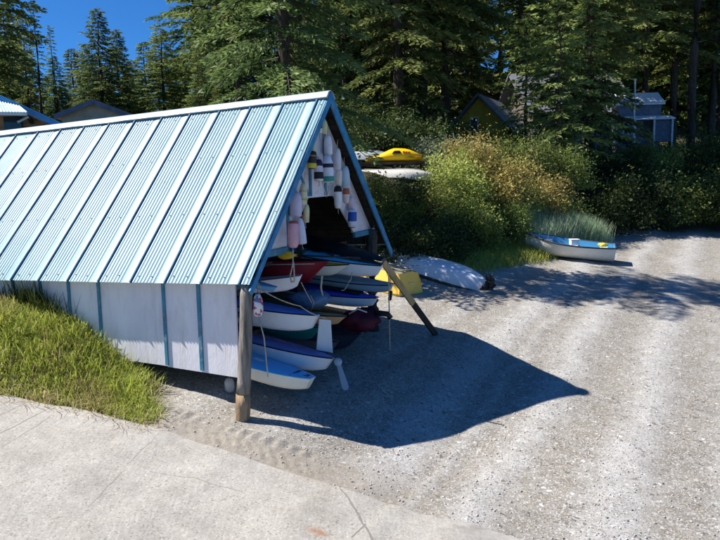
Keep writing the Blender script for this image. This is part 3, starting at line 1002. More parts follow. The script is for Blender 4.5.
k9 = kayak('kayak', 'long white kayak with light blue deck on top of the far rack', 382, 269, 11.45, .195, 5.4, .58, .23, .09, (234, 236, 240), (96, 204, 238), rake=.08, blunt=.3, fin=3.4, chine=.55)
MB().grid([[(-x, y * w_, z_) for y in (-1, -.6, 0, .6, 1)] for x, w_, z_ in ((.02, .05, .075), (.06, .08, .085), (.35, .16, .105), (.75, .2, .11), (.8, .19, .10))]).build('tip_cover', M['black'], k9)
MB().tube([(-.9, -.12, .10), (-1.1, -.1, .13), (-1.3, -.12, .11), (-1.5, -.08, .14), (-1.8, -.1, .11)], .02, 5).build('deck_bungee', M['black'], k9)
k10 = kayak('kayak', 'royal blue decked kayak with white hull on the far rack', 377, 301, 11.55, .165, 4.6, .56, .17, .10, (226, 230, 238), (52, 70, 200), rake=.08, blunt=.35, fin=3.6, chine=.55)
MB().grid([[(-x, y * w_, z_ + .02) for y in (-1, -.6, 0, .6, 1)] for x, w_, z_ in ((.30, .15, .06), (.40, .18, .09), (.9, .22, .11), (1.0, .2, .10))]).build('hatch_cover', M['rubber'], k10)
k11 = kayak('kayak', 'blue grey kayak between the two long far rack kayaks', 392, 288, 11.7, .17, 4.6, .58, .13, .07, (124, 154, 172), (136, 168, 184), rake=.06, blunt=.6, fin=4.5, cockpit=False, chine=.6)
MB().tube([(.0, -.05, -.06), (-.02, .0, -.16), (-.04, .04, -.22)], .035, 7).build('rudder_bracket', M['black'], k11)
k12 = kayak('kayak', 'small light blue kayak tip wedged behind the log post', 276, 291, 9.55, .30, 3.0, .34, .05, .05, (96, 156, 204), (96, 156, 204), rake=.05, blunt=.05, cockpit=False, seamc=(80, 140, 190))

k13 = kayak('filler_hull', 'broad dark grey filler hull added to darken the rack behind the maroon bag', 372, 322, 12.1, .16, 5.0, .95, .40, .08, (54, 58, 66), (44, 48, 56), rake=.2, blunt=.2, cockpit=False, cat='boat', seamc=(40, 40, 44))  # dark hulls from here on are added to hide bright gravel behind the rack
k14 = kayak('filler_hull', 'dark navy filler hull added to darken the ground behind the white rudder blade', 360, 338, 11.6, .16, 4.6, .80, .30, .06, (38, 46, 66), (30, 40, 64), rake=.2, blunt=.2, cockpit=False, cat='boat', seamc=(34, 36, 44))
k15 = kayak('kayak', 'dull olive filler kayak added to darken the gap between the deep white kayak and the white canoe', 326, 305, 10.6, .18, 4.6, .58, .18, .06, (86, 92, 70), (70, 78, 60), rake=.1, blunt=.2, cockpit=False)
k16 = kayak('kayak', 'slate coloured filler kayak added to darken the gap behind the second white kayak', 338, 345, 10.6, .22, 4.6, .58, .20, .06, (66, 74, 90), (54, 62, 80), rake=.1, blunt=.2, cockpit=False)

# black covered load on top of the far kayak
bp = at(352, 254, 11.7)
Dk = aim_dir(bp, .20)
cov = thing('boat_cover', 'black tarpaulin covered load above the light blue kayak', 'cover', M=frame_m(at(383, 262, 11.75), Dk))
rows = []
for i in range(15):
    f = i / 14
    w_ = .05 + .24 * math.sin(PI * min(1, f * 1.2 + .05)) ** .7 if f < .8 else .2
    hgt = .05 + .14 * math.sin(PI * f * .8)
    rows.append([(-2.6 * f + .03 * random.random(), w_ * math.cos(PI * k / 8), .02 + hgt * math.sin(PI * k / 8) + .02 * random.random()) for k in range(9)])
mb = MB(); mb.grid(rows); mb.poly(rows[0]); mb.sm = True; mb.build('tarpaulin', M['black'], cov)

# yellow paddle blade resting on the red canoe
pb = thing('paddle', 'yellow paddle blade lying across the dark red canoe', 'paddle', M=frame_m(at(288, 255, 10.2), aim_dir(at(288, 255, 10.2), .02)))
rows = []
for f, w_ in ((0, .0), (.03, .05), (.12, .075), (.25, .06), (.32, .02), (.4, .014)):
    rows.append([(f - .2, w_ * math.cos(2 * PI * k / 8) * .3, w_ * math.sin(2 * PI * k / 8)) for k in range(8)])
MB().grid(rows, True).build('blade', paint((226, 190, 50)), pb, smooth=True)
MB().tube([(.16, 0, 0), (1.2, .05, -.03)], .014, 6).build('shaft', M['black'], pb)

# blue grey tarp bundle and maroon bag
def bundle(name, label, cat, c, rx, ry, rz_, mat, seed, parts=None):
    t = thing(name, label, cat, c)
    r_ = np.random.default_rng(seed)
    rows = []
    for i in range(13):
        a = PI * i / 12
        row = []
        for k in range(20):
            b = 2 * PI * k / 20
            w_ = 1 + .22 * (r_.random() - .5) + .20 * math.sin(3 * b + seed + i * .4) * math.sin(a) + .10 * math.sin(7 * b + i)
            row.append((rx * math.sin(a) * math.cos(b) * w_, ry * math.sin(a) * math.sin(b) * w_, rz_ * math.cos(a) * w_))
        rows.append(row)
    mb = MB(); mb.grid(rows, True); mb.sm = True
    mb.build('cloth', mat, t)
    return t


bt = bundle('tarp_bundle', 'crumpled blue grey tarpaulin stuffed between the canoes', 'tarpaulin', at(312, 299, 10.5), .30, .22, .13, pm('tarp_blue', C(70, 104, 140), C(96, 124, 150), 4, .5, .5, 10), 3)
MB().tube([(.0, -.27, .1), (.05, -.3, 0), (.0, -.27, -.14)], .012, 5).build('cord', M['rope'], bt)
bg = bundle('duffel_bag', 'dark maroon bag under the royal blue kayak', 'bag', at(361, 320, 11.2), .32, .25, .19, pm('maroon_cloth', C(84, 16, 40), C(58, 12, 28), 5, .6, .4, 14), 8)
MB().tube([(-.2, -.2, .15), (-.05, -.25, .24), (.1, -.2, .17)], .014, 5).build('handle', paint((205, 190, 190)), bg)
MB().tube([(.25, -.1, .14), (.45, -.14, .12), (.50, -.14, .05)], .05, 8).build('strap_roll', M['black'], bg)
# yellow dotted float by the rear, small white float under the wall
def lathe_obj(prof, mat, parent, name, n=14, loc=(0, 0, 0), tilt=0):
    o = MB().lathe(prof, n).build(name, mat, parent)
    o.location = loc
    if tilt: o.rotation_euler = (tilt, 0, 0)
    return o


wf = thing('float', 'small white float lying under the side wall behind the log post', 'float', at(229.5, 385, foot[1] + .75))
lathe_obj([(0, -.11), (.06, -.10), (.075, -.05), (.075, .05), (.05, .10), (0, .11)], paint((190, 190, 188)), wf, 'float_body', tilt=.2)
MB().tube([(0, 0, .1), (.03, .02, .3), (.1, .0, .6)], .008, 5).build('rope', M['rope'], wf)

# ------------------------------------------------------------------ buoys hanging on the gable
def buoy(label, x, y0, y1, wpx, col, bands=(), so=.10, ropelen=.14, shape='bullet', tilt=0.0, s=SG, ropecol='rope', flip=False):
    yc = (y0 + y1) / 2
    t_, h_ = on_gable(x, yc, s - so)
    p = S(s - so, t_, h_)
    q0 = on_gable(x, y0, s - so)[1]; q1 = on_gable(x, y1, s - so)[1]
    L_ = q0 - q1
    d = np.linalg.norm(p - np.array([0, 0, CZ]))
    r = wpx / 2 * d / F * 1.0
    b = thing('buoy', label, 'buoy', p, group='fishing buoys hung on the gable'); b.rotation_euler = (.16 * (random.random() - .5), .16 * (random.random() - .5), random.random() * 6)
    hl = L_ / 2
    if shape == 'bullet':
        prof = [(0, hl), (.35, hl * .97), (.62, hl * .86), (.86, hl * .55), (.97, hl * .2), (1, -hl * .3), (1, -hl * .9), (.93, -hl), (.3, -hl), (0, -hl)]
    elif shape == 'barrel':
        prof = [(0, hl), (.5, hl), (.78, hl * .93), (.95, hl * .7), (1, hl * .2), (1, -hl * .3), (.95, -hl * .72), (.75, -hl * .94), (.4, -hl), (0, -hl)]
    else:
        prof = [(0, hl), (.30, hl * .99), (.36, hl * .88), (.62, hl * .74), (.9, hl * .45), (1, .05 * hl), (.96, -.35 * hl), (.8, -.72 * hl), (.45, -.95 * hl), (0, -hl)]
    if flip: prof = [(a, -z) for a, z in reversed(prof)]
    prof = [(a * r, z) for a, z in prof]
    lathe_obj(prof, paint(col, .55, .3, C(120, 112, 100)), b, 'float_body')
    zs = np.array([z for _, z in prof]); rs_ = np.array([a for a, _ in prof])
    for f0, f1, bc in bands:
        za, zb = hl - f0 * L_, hl - f1 * L_
        pr = []
        for k in range(7):
            z = za + (zb - za) * k / 6
            pr.append((float(np.interp(-z, -zs, rs_)) + .004, z))
        pr = [(0, pr[0][1] + .002)] + pr + [(0, pr[-1][1] - .002)]
        lathe_obj(pr, paint(bc, .55, .3), b, 'painted_band')
    # rope loop up to its nail
    MB().tube([(0, 0, hl - .01), (.01, .012, hl + ropelen * .5), (0, .02, hl + ropelen)], .006, 5).build('rope', M[ropecol], b)
    MB().tube([(0, 0, -hl + .01), (.008, 0, -hl - .05), (-.004, .006, -hl - .09)], .007, 5).build('rope_tail', M[ropecol], b)
    return b


buoy('tiny white buoy with black top nearest the roof peak', 319.4, 124.5, 133, 5.5, (225, 222, 215), [(0, .45, (30, 28, 30))], ropelen=.03, so=.09)
buoy('pale lime buoy hanging straight below the roof peak', 323.8, 118, 134, 7.5, (205, 214, 168), (), shape='flask', ropelen=.03, so=.12)
buoy('plain white buoy just under the pale lime buoy', 328, 135, 154.5, 8.5, (232, 232, 238), (), so=.11)
buoy('yellow green buoy above the black and yellow buoy', 312.2, 139, 152, 7, (208, 214, 150), (), shape='bullet', ropelen=.04, so=.08)
buoy('black buoy with a yellow bottom band', 311.8, 151, 169, 9.6, (44, 38, 38), [(.66, 1.0, (206, 196, 70)), (.22, .3, (150, 120, 70))], shape='barrel', ropelen=.02, so=.16)
buoy('white buoy with purple black top and black foot', 318.6, 158.5, 181, 9.2, (222, 214, 226), [(0, .34, (52, 34, 72)), (.62, .92, (28, 26, 30))], shape='bullet', so=.20, ropelen=.04)
buoy('fat white buoy with black patch and teal bottom ring', 327.6, 155, 182.5, 12, (226, 230, 240), [(.78, 1.0, (50, 150, 132)), (.32, .46, (40, 42, 52))], shape='bullet', so=.17, ropelen=.02)
buoy('slim white buoy to the right of the fat white one', 337.6, 148, 170, 7.2, (226, 224, 226), (), shape='bullet', so=.10)
buoy('pale blue buoy nearest the right roof edge', 345.6, 165.5, 188, 8.4, (190, 214, 226), (), shape='bullet', so=.10)
buoy('cream buoy above the black topped white buoy', 338.6, 169, 186.5, 7, (226, 214, 200), (), shape='barrel', so=.11, ropelen=.03)
buoy('white buoy with black top hanging over the dark opening', 338.0, 186, 208.5, 8, (234, 232, 232), [(0, .26, (24, 24, 26))], shape='barrel', so=.12, ropelen=.02)
buoy('white buoy with an orange top', 346, 187.5, 203.5, 6.8, (226, 212, 202), [(0, .42, (176, 92, 66))], shape='barrel', so=.10, ropelen=.02)
buoy('pinkish white buoy above the blue banded one', 351.5, 196, 211, 7.2, (224, 204, 214), (), shape='bullet', so=.08, ropelen=.05)
buoy('white buoy with wide royal blue band', 352.2, 209.5, 228, 8.6, (220, 228, 240), [(.12, .62, (36, 84, 170)), (.95, 1.0, (30, 30, 40))], shape='barrel', so=.13, ropelen=.02)
buoy('large lavender white buoy near the left roof edge', 296.0, 191.5, 216.5, 12.2, (214, 204, 224), (), shape='bullet', so=.12, ropelen=.12)
buoy('rope bound cream buoy beside the lavender one', 303.4, 182.5, 204.5, 8.2, (214, 208, 180), [(.72, .80, (200, 186, 70)), (.35, .42, (200, 190, 110))], shape='bullet', so=.16, ropelen=.16)
buoy('slender pale yellow buoy below the rope bound one', 306.4, 204, 222.5, 6.4, (218, 212, 166), (), shape='bullet', so=.15, ropelen=.02)
buoy('big pink buoy hanging lowest at left', 293.2, 221, 248, 11.4, (222, 170, 182), [(0, .1, (190, 90, 80))], shape='barrel', so=.22, ropelen=.06)
buoy('big white buoy partly behind the pink one', 300.8, 217.5, 244, 9.6, (222, 224, 240), (), shape='bullet', so=.12, ropelen=.04)
buoy('small orange cork buoy between the lavender and yellow ones', 303.6, 214.5, 219.5, 4.0, (206, 120, 76), (), shape='barrel', so=.12, ropelen=.02)
b_ = buoy('white fender buoy hanging under the right roof corner', 373.4, 227.5, 234.5, 4.0, (225, 226, 222), (), shape='barrel', so=.05, ropelen=.12)

# spotted buoy on the log post
pbk = foot[1] + .0
p = at(258, 305, foot[1] + .05)
sb = thing('buoy', 'white buoy speckled red and blue hanging on the log post', 'buoy', p)
m, nt, N, L, B = new_mat('speckled')
tc = N.new('ShaderNodeTexCoord'); v = N.new('ShaderNodeTexVoronoi'); v.inputs['Scale'].default_value = 22; L.new(tc.outputs['Object'], v.inputs['Vector'])
r = N.new('ShaderNodeValToRGB'); r.color_ramp.interpolation = 'CONSTANT'
e = r.color_ramp.elements; e[0].position = 0; e[0].color = (*C(190, 60, 90), 1); e[1].position = .3; e[1].color = (*C(212, 212, 208), 1)
k = e.new(.62); k.color = (*C(90, 110, 150), 1); k = e.new(.75); k.color = (*C(206, 200, 160), 1); k = e.new(.86); k.color = (*C(220, 220, 220), 1)
sc_ = N.new('ShaderNodeSeparateColor'); L.new(v.outputs['Color'], sc_.inputs[0]); L.new(sc_.outputs[0], r.inputs['Fac']); L.new(r.outputs[0], B.inputs['Base Color'])
lathe_obj([(0, .155), (.03, .155), (.05, .12), (.068, .05), (.072, -.06), (.065, -.13), (.04, -.155), (0, -.155)], m, sb, 'float_body')
MB().tube([(0, 0, .15), (.01, .0, .25), (-.03, .02, .36)], .012, 5).build('rope', M['rope'], sb)
MB().tube([(.03, 0, .15), (.05, .0, .22), (0.0, .02, .34)], .008, 5).build('rope', M['rope'], sb)
MB().tube([(0, 0, -.15), (.07, -.02, -.45), (.09, .0, -.85), (.10, 0, -1.02)], .009, 5).build('rope_tail', M['rope'], sb)


# hanging ropes
def rope(label, pts, r=.009, mat='rope', sag=0.0):
    P = [np.array(p) for p in pts]
    out = []
    for a, b in zip(P[:-1], P[1:]):
        for k in range(8):
            f = k / 8
            out.append(a + (b - a) * f - np.array([0, 0, sag * 4 * f * (1 - f)]))
    out.append(P[-1])
    c = out[0]
    o = MB().tube(out, r, 5).build('rope', M[mat], None, off=c); o.location = tuple(c)
    return tag(o, label, 'rope')


rope('grey rope loop hanging from the pink buoy to the white canoe', [at(293, 249, 9.9), at(293, 264, 9.85), at(290, 276, 9.85), at(291.5, 282, 9.85), at(294.5, 281, 9.85), at(294, 270, 9.85), at(293.4, 262, 9.85)], .012)
rope('pale line stretched from log post across the blue decked kayak', [at(262, 290, 9.35), at(300, 306, 9.6), at(326, 318, 9.9)], .008, sag=.03)
rope('thin line hanging from the white canoe to the tarpaulin', [at(301, 282, 9.9), at(306, 292, 9.95), at(312, 303, 10.1)], .007)
rope('thin grey line dangling straight down beside the far kayaks', [at(388.5, 262, 11.3), at(389, 300, 11.3), at(390, 350, 11.25)], .011)
rope('slack pale line looped under the royal blue kayak', [at(341, 290, 11.2), at(349, 281, 11.2), at(352, 272, 11.25)], .008, sag=.06)
rope('pale line tied round the red canoe and tarpaulin', [at(322, 275, 10.4), at(321, 288, 10.35), at(324, 302, 10.4)], .016)
rope('V shaped rope hanging over the dark gable opening', [at(322, 182, 10.4), at(326.5, 197, 10.42), at(331, 182, 10.5)], .009)

# ------------------------------------------------------------------ leaning plank
pk = gnd(436, 335); pt = at(383, 262, 12.0)
mid = pt + (pk - pt) * .55
plank = thing('plank', 'weathered plank leaning from the far kayaks down to the gravel', 'plank', pk)
MB().beam(pt, mid, .12, .05, (0, -1, .6)).build('upper_length', pm('plank_pale', C(206, 172, 118), C(176, 142, 94), 6, .8, .4, 18, stretch=(4, 4, .6)), plank, off=pk, bevel=.006)
MB().beam(mid + (mid - pt) * .004, pk, .115, .05, (0, -1, .6)).build('wet_length', pm('plank_wet', C(58, 50, 44), C(40, 34, 30), 6, .7, .4, 18), plank, off=pk, bevel=.006)


# ------------------------------------------------------------------ dinghies
def dinghy_sections(L, B, H, transom=.7, n=26, sec=11, inset=0.0, sheer=.16, bowh=.12):
    """x from 0 (transom) to L (stem); z=0 keel"""
    rows = []
    for i in range(n + 1):
        f = i / n
        b = B / 2 * (transom + (1 - transom) * math.sin(PI * min(f / .55, 1) / 2)) if f < .55 else B / 2 * max(0.012, (1 - ((f - .55) / .45) ** 2.1))
        zt = H + sheer * (f - .35) ** 2 * 1.6 + bowh * max(0, f - .6)
        zk = H * .72 * (max(0, f - .62) / .38) ** 2.2 + .05 * (max(0, .2 - f))
        b = max(.004, b - inset); zk += inset
        row = []
        for k in range(sec):
            a = PI * k / (sec - 1)
            cy = math.copysign(abs(math.cos(a)) ** .62, math.cos(a)); sz = math.sin(a) ** .8
            row.append((L * f - (inset if f > .9 else -inset if f < .05 else 0) + .10 * L * 0 * f, b * cy * (1 - .12 * sz), zt + (zk - zt) * sz))
        rows.append(row)
    return rows


def dinghy(name, label, M_, L, B, H, hullc, innerc, rimc, transom=.7, rim=.03, cat='dinghy', group=None, thwart=True):
    t = thing(name, label, cat, M=M_, group=group)
    o_ = dinghy_sections(L, B, H, transom); i_ = dinghy_sections(L, B, H, transom, inset=.03)
    mb = MB(); mb.grid(o_); mb.poly(o_[0]); mb.sm = True; mb.build('hull', paint(hullc, .4, .35), t)
    mb = MB(); mb.grid(i_); mb.poly(i_[0]); mb.sm = True; mb.build('interior', paint(innerc, .5, .3), t)
    gw = MB()
    path = [Vector(r[0]) for r in o_] + [Vector(r[-1]) for r in reversed(o_)]
    path.append(path[0])
    gw.tube(path, rim, 6, False); gw.build('gunwale', paint(rimc, .5, .2), t)
    MB().tube([Vector(r[5]) + Vector((0, 0, -.012)) for r in o_[1:]], .016, 5).build('keel', paint(hullc, .4, .35), t)
    if thwart:
        for f in (.12, .45, .74):
            r_ = i_[int(26 * f)]; b = abs(r_[1][1]) * .98; zt = r_[0][2] - .12
            MB().box(L * f - .12, L * f + .12, -b, b, zt, zt + .025).build('thwart', paint(thc if (thc := (226, 226, 226)) else hullc), t, bevel=.004)
    return t


def lay(x, y, zup, ax, flip=False, pitch=0, roll=0):
    """matrix at ground point with local x axis toward plan direction ax"""
    a = math.atan2(ax[1], ax[0])
    m_ = Matrix.Translation((x, y, zup)) @ Matrix.Rotation(a, 4, 'Z') @ Matrix.Rotation(pitch, 4, 'Y') @ Matrix.Rotation(roll, 4, 'X')
    return m_


# rowing boat at the head of the beach
pR = gnd(614, 266); Lr = 2.75
ax = np.array([-.955, .30]); pL = np.array([pR[0] + ax[0] * Lr, pR[1] + ax[1] * Lr, 0.0]); pL[2] = g1(pL[0], pL[1])
rb = dinghy('rowing_boat', 'white rowing boat with blue inside on the beach before tall grass', lay(pR[0] + .15, pR[1] + .45, g1(pR[0], pR[1] + .45) + .03, ax, pitch=-math.atan2(pL[2] - pR[2], Lr), roll=-.10), Lr, 1.25, .46, (232, 226, 216), (74, 150, 196), (52, 60, 74), transom=.62, rim=.028)
mw = rb.matrix_world
cl = thing('cool_box', 'white cool box standing on the rowing boat thwart', 'box', mw @ Vector((Lr * .45, .22, .43)))
MB().box(-.13, .13, -.12, .12, 0, .15).build('tub', paint((235, 236, 238)), cl, bevel=.015); MB().box(-.14, .14, -.13, .13, .154, .19).build('lid', paint((240, 240, 240)), cl, bevel=.012)
yv = bundle('life_jacket', 'yellow life jacket in the stern of the rowing boat', 'life jacket', tuple(mw @ Vector((Lr * .14, .05, .50))), .15, .13, .06, paint((226, 206, 60)), 5)

# overturned white dinghy with black outboard fitting
wA, wB = gnd(394, 263), gnd(484, 291)
ax = (wA - wB)[:2]; Lw = float(np.linalg.norm(ax)) + .55
mwd = lay(wA[0] - .15, wA[1] + .3, wA[2] + .44, -ax, pitch=math.atan2(wA[2] - wB[2], Lw)) @ Matrix.Rotation(PI, 4, 'X')
wd = dinghy('dinghy', 'overturned white dinghy lying on the gravel beyond the yellow pram', mwd, Lw, 1.15, .38, (226, 230, 238), (150, 150, 150), (70, 66, 60), transom=.72, rim=.035, thwart=False)
ob = MB()
for (a, b, c, r_) in ((Lw - .12, -.12, .22, .08), (Lw - .02, .05, .26, .09), (Lw - .05, .18, .34, .07), (Lw - .10, .0, .12, .07)):
    ob.box(a - r_, a + r_, b - r_, b + r_, c - r_, c + r_)
ob.build('motor_bracket', M['black'], wd, bevel=.03)
MB().tube([(Lw - .12, 0, .2), (Lw + .05, -.1, .3), (Lw + .1, .12, .36), (Lw - .15, .25, .40)], .03, 7).build('handle', M['black'], wd)

# yellow overturned pram
pA, pB = gnd(409, 297), at(372, 258, 15.6)
base = gnd(410, 299)
D_ = np.array([-.62, .785]); Lp = 2.7
ym = lay(base[0] + .05, base[1] + .35, g1(base[0], base[1] + .4), D_, pitch=-.05)
yp = thing('pram', 'yellow pram dinghy turned bottom up with weathered grey bottom', 'dinghy', M=ym)
rows = []; bot = []
for i in range(14):
    f = i / 13
    b = .36 + .12 * math.sin(PI * f) + .03 * f
    hgt = .50 + .06 * math.sin(PI * f)
    x = Lp * f
    tp = .80
    xo = .10 * (1 - f * 2)
    rows.append([(x, -b, 0), (x, -b - .02, .04), (x + .02, -b * .93, hgt * .6), (x + xo, -b * tp, hgt), (x + xo, 0, hgt + .03), (x + xo, b * tp, hgt), (x + .02, b * .93, hgt * .6), (x, b + .02, .04), (x, b, 0)])
mb = MB()
mb.grid([r_[:4] for r_ in rows]); mb.grid([r_[5:] for r_ in rows]); mb.poly(rows[0]); mb.poly(rows[-1])
mb.build('hull', paint((238, 194, 84), .5, .3), yp, bevel=.01)
mb = MB(); mb.grid([[(a, b, c + .004) for a, b, c in r_[3:6]] for r_ in rows]); mb.build('bottom', pm('mossy_bottom', C(156, 150, 136), C(112, 108, 96), 3, .8, .4, 16, dirt=C(80, 78, 62), dscale=4, damt=.7), yp)
for y_ in (-.16, .16):
    MB().tube([(r_[4][0], y_, r_[4][2] + .025) for r_ in rows], .018, 5).build('runner', pm('grey_runner', C(150, 144, 130)), yp)
MB().box(.035, .05, -.12, .04, .16, .28).build('patch', paint((214, 190, 120)), yp)

# ------------------------------------------------------------------ boats on the bank
def overturned(name, label, x, y, Y, lenm, B, H, yaw, col, rimc, dz=0, group=None):
    p = at(x, y, Y)
    m_ = Matrix.Translation(Vector(p)) @ Matrix.Rotation(yaw, 4, 'Z') @ Matrix.Translation((-lenm / 2, 0, H)) @ Matrix.Rotation(PI, 4, 'X')
    return dinghy(name, label, m_, lenm, B, H, col, (120, 120, 118), rimc, transom=.6, rim=.03, thwart=False, group=group)


gb = overturned('dinghy', 'large pale dinghy upside down on the bank below the yellow boat', 392, 178, 22.8, 2.9, 1.2, .28, math.radians(-10), (206, 202, 196), (120, 112, 100))
gb2 = overturned('dinghy', 'grey dinghy upside down behind the yellow boat', 360, 160, 25.0, 2.6, 1.1, .32, math.radians(-14), (166, 172, 182), (120, 125, 130))
# timber cradle carrying the yellow boat
pc = at(394, 162, 24.0)
cr = thing('boat_cradle', 'low timber cradle under the yellow boat on the bank', 'cradle', pc)
for y_ in (-.4, .4):
    MB().box(-1.5, 1.2, y_ - .05, y_ + .05, -.10, .0).build('rail', M['old_board'], cr)
gz = g1(pc[0], pc[1]) - pc[2]
for x_ in (-1.2, 0, 1.0):
    MB().box(x_ - .05, x_ + .05, -.5, .5, -.2, -.102).build('cross_bar', M['old_board'], cr)
    for y_ in (-.42, .42):
        MB().box(x_ - .045, x_ + .045, y_ - .045, y_ + .045, min(gz - .2, -.5), -.202).build('leg', M['old_board'], cr)
yb = thing('pedal_boat', 'bright yellow pedal boat with a dark cockpit window on the bank', 'boat', at(394, 162, 24.0), rz=math.radians(-4))
rows = []
for i in range(21):
    f = i / 20; u = 2 * f - 1
    b = .50 * (1 - abs(u) ** 3.2) ** .6 + .04
    top = .20 + .06 * (1 - abs(u)) + .23 * math.exp(-(abs(u - .22) / .62) ** 3)
    rows.append([(u * 1.0, b * math.copysign(abs(math.cos(2 * PI * k / 16)) ** .7, math.cos(2 * PI * k / 16)), .14 + (top - .14) * math.sin(2 * PI * k / 16) if k <= 8 else .14 + .13 * math.sin(2 * PI * k / 16)) for k in range(16)])
mb = MB(); mb.grid(rows, True); mb.poly(rows[0]); mb.poly(rows[-1]); mb.sm = True; mb.build('hull', paint((246, 196, 10), .35, .15), yb)
mb = MB(); mb.hexa([(-.06, -.56, .27), (.26, -.56, .27), (.26, -.3, .27), (-.06, -.3, .27), (.02, -.54, .37), (.22, -.54, .37), (.22, -.3, .37), (.02, -.3, .37)])
mb.build('cockpit_window', M['black'], yb, bevel=.02)
MB().box(-.96, .96, -.52, .52, .115, .145).build('rub_rail', paint((200, 140, 20)), yb, bevel=.01)
for k in range(3):
    MB().box(.32 + .09 * k, .38 + .09 * k, -.53, -.3, .28, .35 - .01 * k).build('orange_mark', paint((214, 110, 20)), yb, bevel=.005)


# ------------------------------------------------------------------ vegetation
MF = leaf_mat('fir_foliage', .40, .25)
MLf = leaf_mat('bush_foliage', .36, .2)
MG = leaf_mat('grass_blade', .45, 0)
MT = pm('bark', C(92, 78, 66), C(58, 48, 42), 8, .9, .8, 10, stretch=(4, 4, .6))
MTP = pm('pale_bark', C(168, 160, 146), C(120, 112, 100), 8, .9, .6, 10, stretch=(4, 4, .6))


def conifer(h, Rr, seed, z0=.12, nb=90, lsz=.34, fol=1.0, den=.13, wf=1.0, power=.75, droop=.35, dead=0, tint=((.022, .042, .016), (.088, .138, .042), (.25, .315, .095)), gaps=.25):
    r = np.random.default_rng(seed)
    tr = MB()
    pts = [(.10 * math.sin(i * 1.3 + seed) * (i / 10), .10 * math.cos(i * 1.7 + seed) * (i / 10), h * i / 10 - (.3 if i == 0 else 0)) for i in range(11)]
    r0 = .012 * h + .05
    tr.tube(pts, [r0 * (1 - .93 * (i / 10)) for i in range(11)], 8)
    P = []; D = []; Sz = []; T = []
    ga = r.random(7) * 2 * PI
    for i in range(nb):
        f = (i + r.random()) / nb
        zz = h * (z0 + (1 - z0) * f ** .92)
        t = (zz / h - z0) / (1 - z0)
        prof = (1 - t) ** power * (1 - .35 * math.exp(-t * 9))
        az = i * 2.39996 + r.random() * .9
        Lb = Rr * prof * (.55 + .55 * r.random()) + .25
        if r.random() < gaps: Lb *= .55
        if dead and t < dead and r.random() < .75:
            # bare branch
            c, s = math.cos(az), math.sin(az)
            tr.tube([(0, 0, zz), (c * Lb * .4, s * Lb * .4, zz + .05), (c * Lb * .8, s * Lb * .8, zz - .1 * Lb)], [.03, .02, .006], 4, False)
            continue
        c, s = math.cos(az), math.sin(az)
        rise = .25 * Lb * (t - .15)
        nn = max(4, int(Lb / .22))
        q = np.linspace(0, 1, nn + 1)
        bx = Lb * q; bz = zz + rise * q - droop * Lb * q ** 2 * (1 - .6 * t) + .10 * Lb * np.maximum(q - .75, 0)
        br = np.stack([c * bx, s * bx, bz], 1)
        tr.tube([tuple(br[0]), tuple(br[nn // 2]), tuple(br[-1])], [.012 * Lb + .012, .007 * Lb + .008, .004], 4, False)
        outd = np.array([c, s, 0.0]); sided = np.array([-s, c, 0.0])
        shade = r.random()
        for k in range(1, nn + 1):
            qq = q[k]
            if qq < .15: continue
            w = (Lb * .42 * (1 - qq) ** .7 * (.6 + .5 * r.random()) + .16) * fol
            for sd in (-1, 1):
                ln = w * (.75 + .5 * r.random())
                nl = max(2, int(ln / den))
                e = outd * .75 + sided * sd * .8 + np.array([0, 0, -.12 - .25 * r.random()])
                e /= np.linalg.norm(e)
                base = br[k]
                aa = (np.arange(nl) + .2) / nl * ln
                pp = base + e * aa[:, None] + r.normal(0, .035, (nl, 3)); pp[:, 2] -= .22 * aa ** 2
                for m_ in range(2):
                    dd = e + sided * (r.random((nl, 1)) - .5) * 1.3 + outd * .3 * (r.random((nl, 1)) - .3) + np.array([0, 0, 1.0]) * (r.random((nl, 1)) - .62) * .9
                    P.append(pp); D.append(dd); Sz.append(lsz * (.55 + .7 * r.random(nl)))
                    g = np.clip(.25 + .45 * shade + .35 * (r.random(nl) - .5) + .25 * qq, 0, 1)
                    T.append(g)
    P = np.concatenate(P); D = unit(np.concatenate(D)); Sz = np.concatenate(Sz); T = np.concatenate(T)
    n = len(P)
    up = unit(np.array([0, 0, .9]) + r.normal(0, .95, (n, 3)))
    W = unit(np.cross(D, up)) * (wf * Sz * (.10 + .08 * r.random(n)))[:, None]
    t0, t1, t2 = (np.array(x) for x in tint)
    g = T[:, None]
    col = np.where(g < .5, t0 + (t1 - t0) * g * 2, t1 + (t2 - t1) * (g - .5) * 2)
    dry = r.random(n) < .02
    col[dry] = (.12, .075, .03)
    return tr, leaf_mesh('crown', P, D, Sz, W, col, .55)


def make_tree(name, label, cat, variant, loc, sc=1.0, rz=0.0, group=None, szz=None):
    tr, cr = variant
    t = thing(name, label, cat, loc, group, rz)
    t.scale = (sc, sc, szz or sc)
    if not isinstance(tr, bpy.types.Mesh):
        o = tr.build('trunk', variant_bark.get(id(cr), MT), t); variant_mesh[id(cr)] = o.data
        cr.materials.append(MF)
    return t


variant_mesh = {}
variant_bark = {}


class Variant:
    def __init__(s, *a, bark=None, mat=None, **k):
        tr, cr = conifer(*a, **k)
        tmp = tr.build('trunk', bark or MT); s.trunk = tmp.data; bpy.data.objects.remove(tmp)
        s.crown = cr; cr.materials.append(mat or MF)

    def put(s, name, label, cat, loc, sc=1.0, rz=0.0, group=None, zs=1.0):
        t = thing(name, label, cat, loc, group, rz); t.scale = (sc, sc, sc * zs)
        for nm, me in (('trunk', s.trunk), ('crown', s.crown)):
            o = bpy.data.objects.new(nm, me); COL.objects.link(o); o.parent = t
        return t


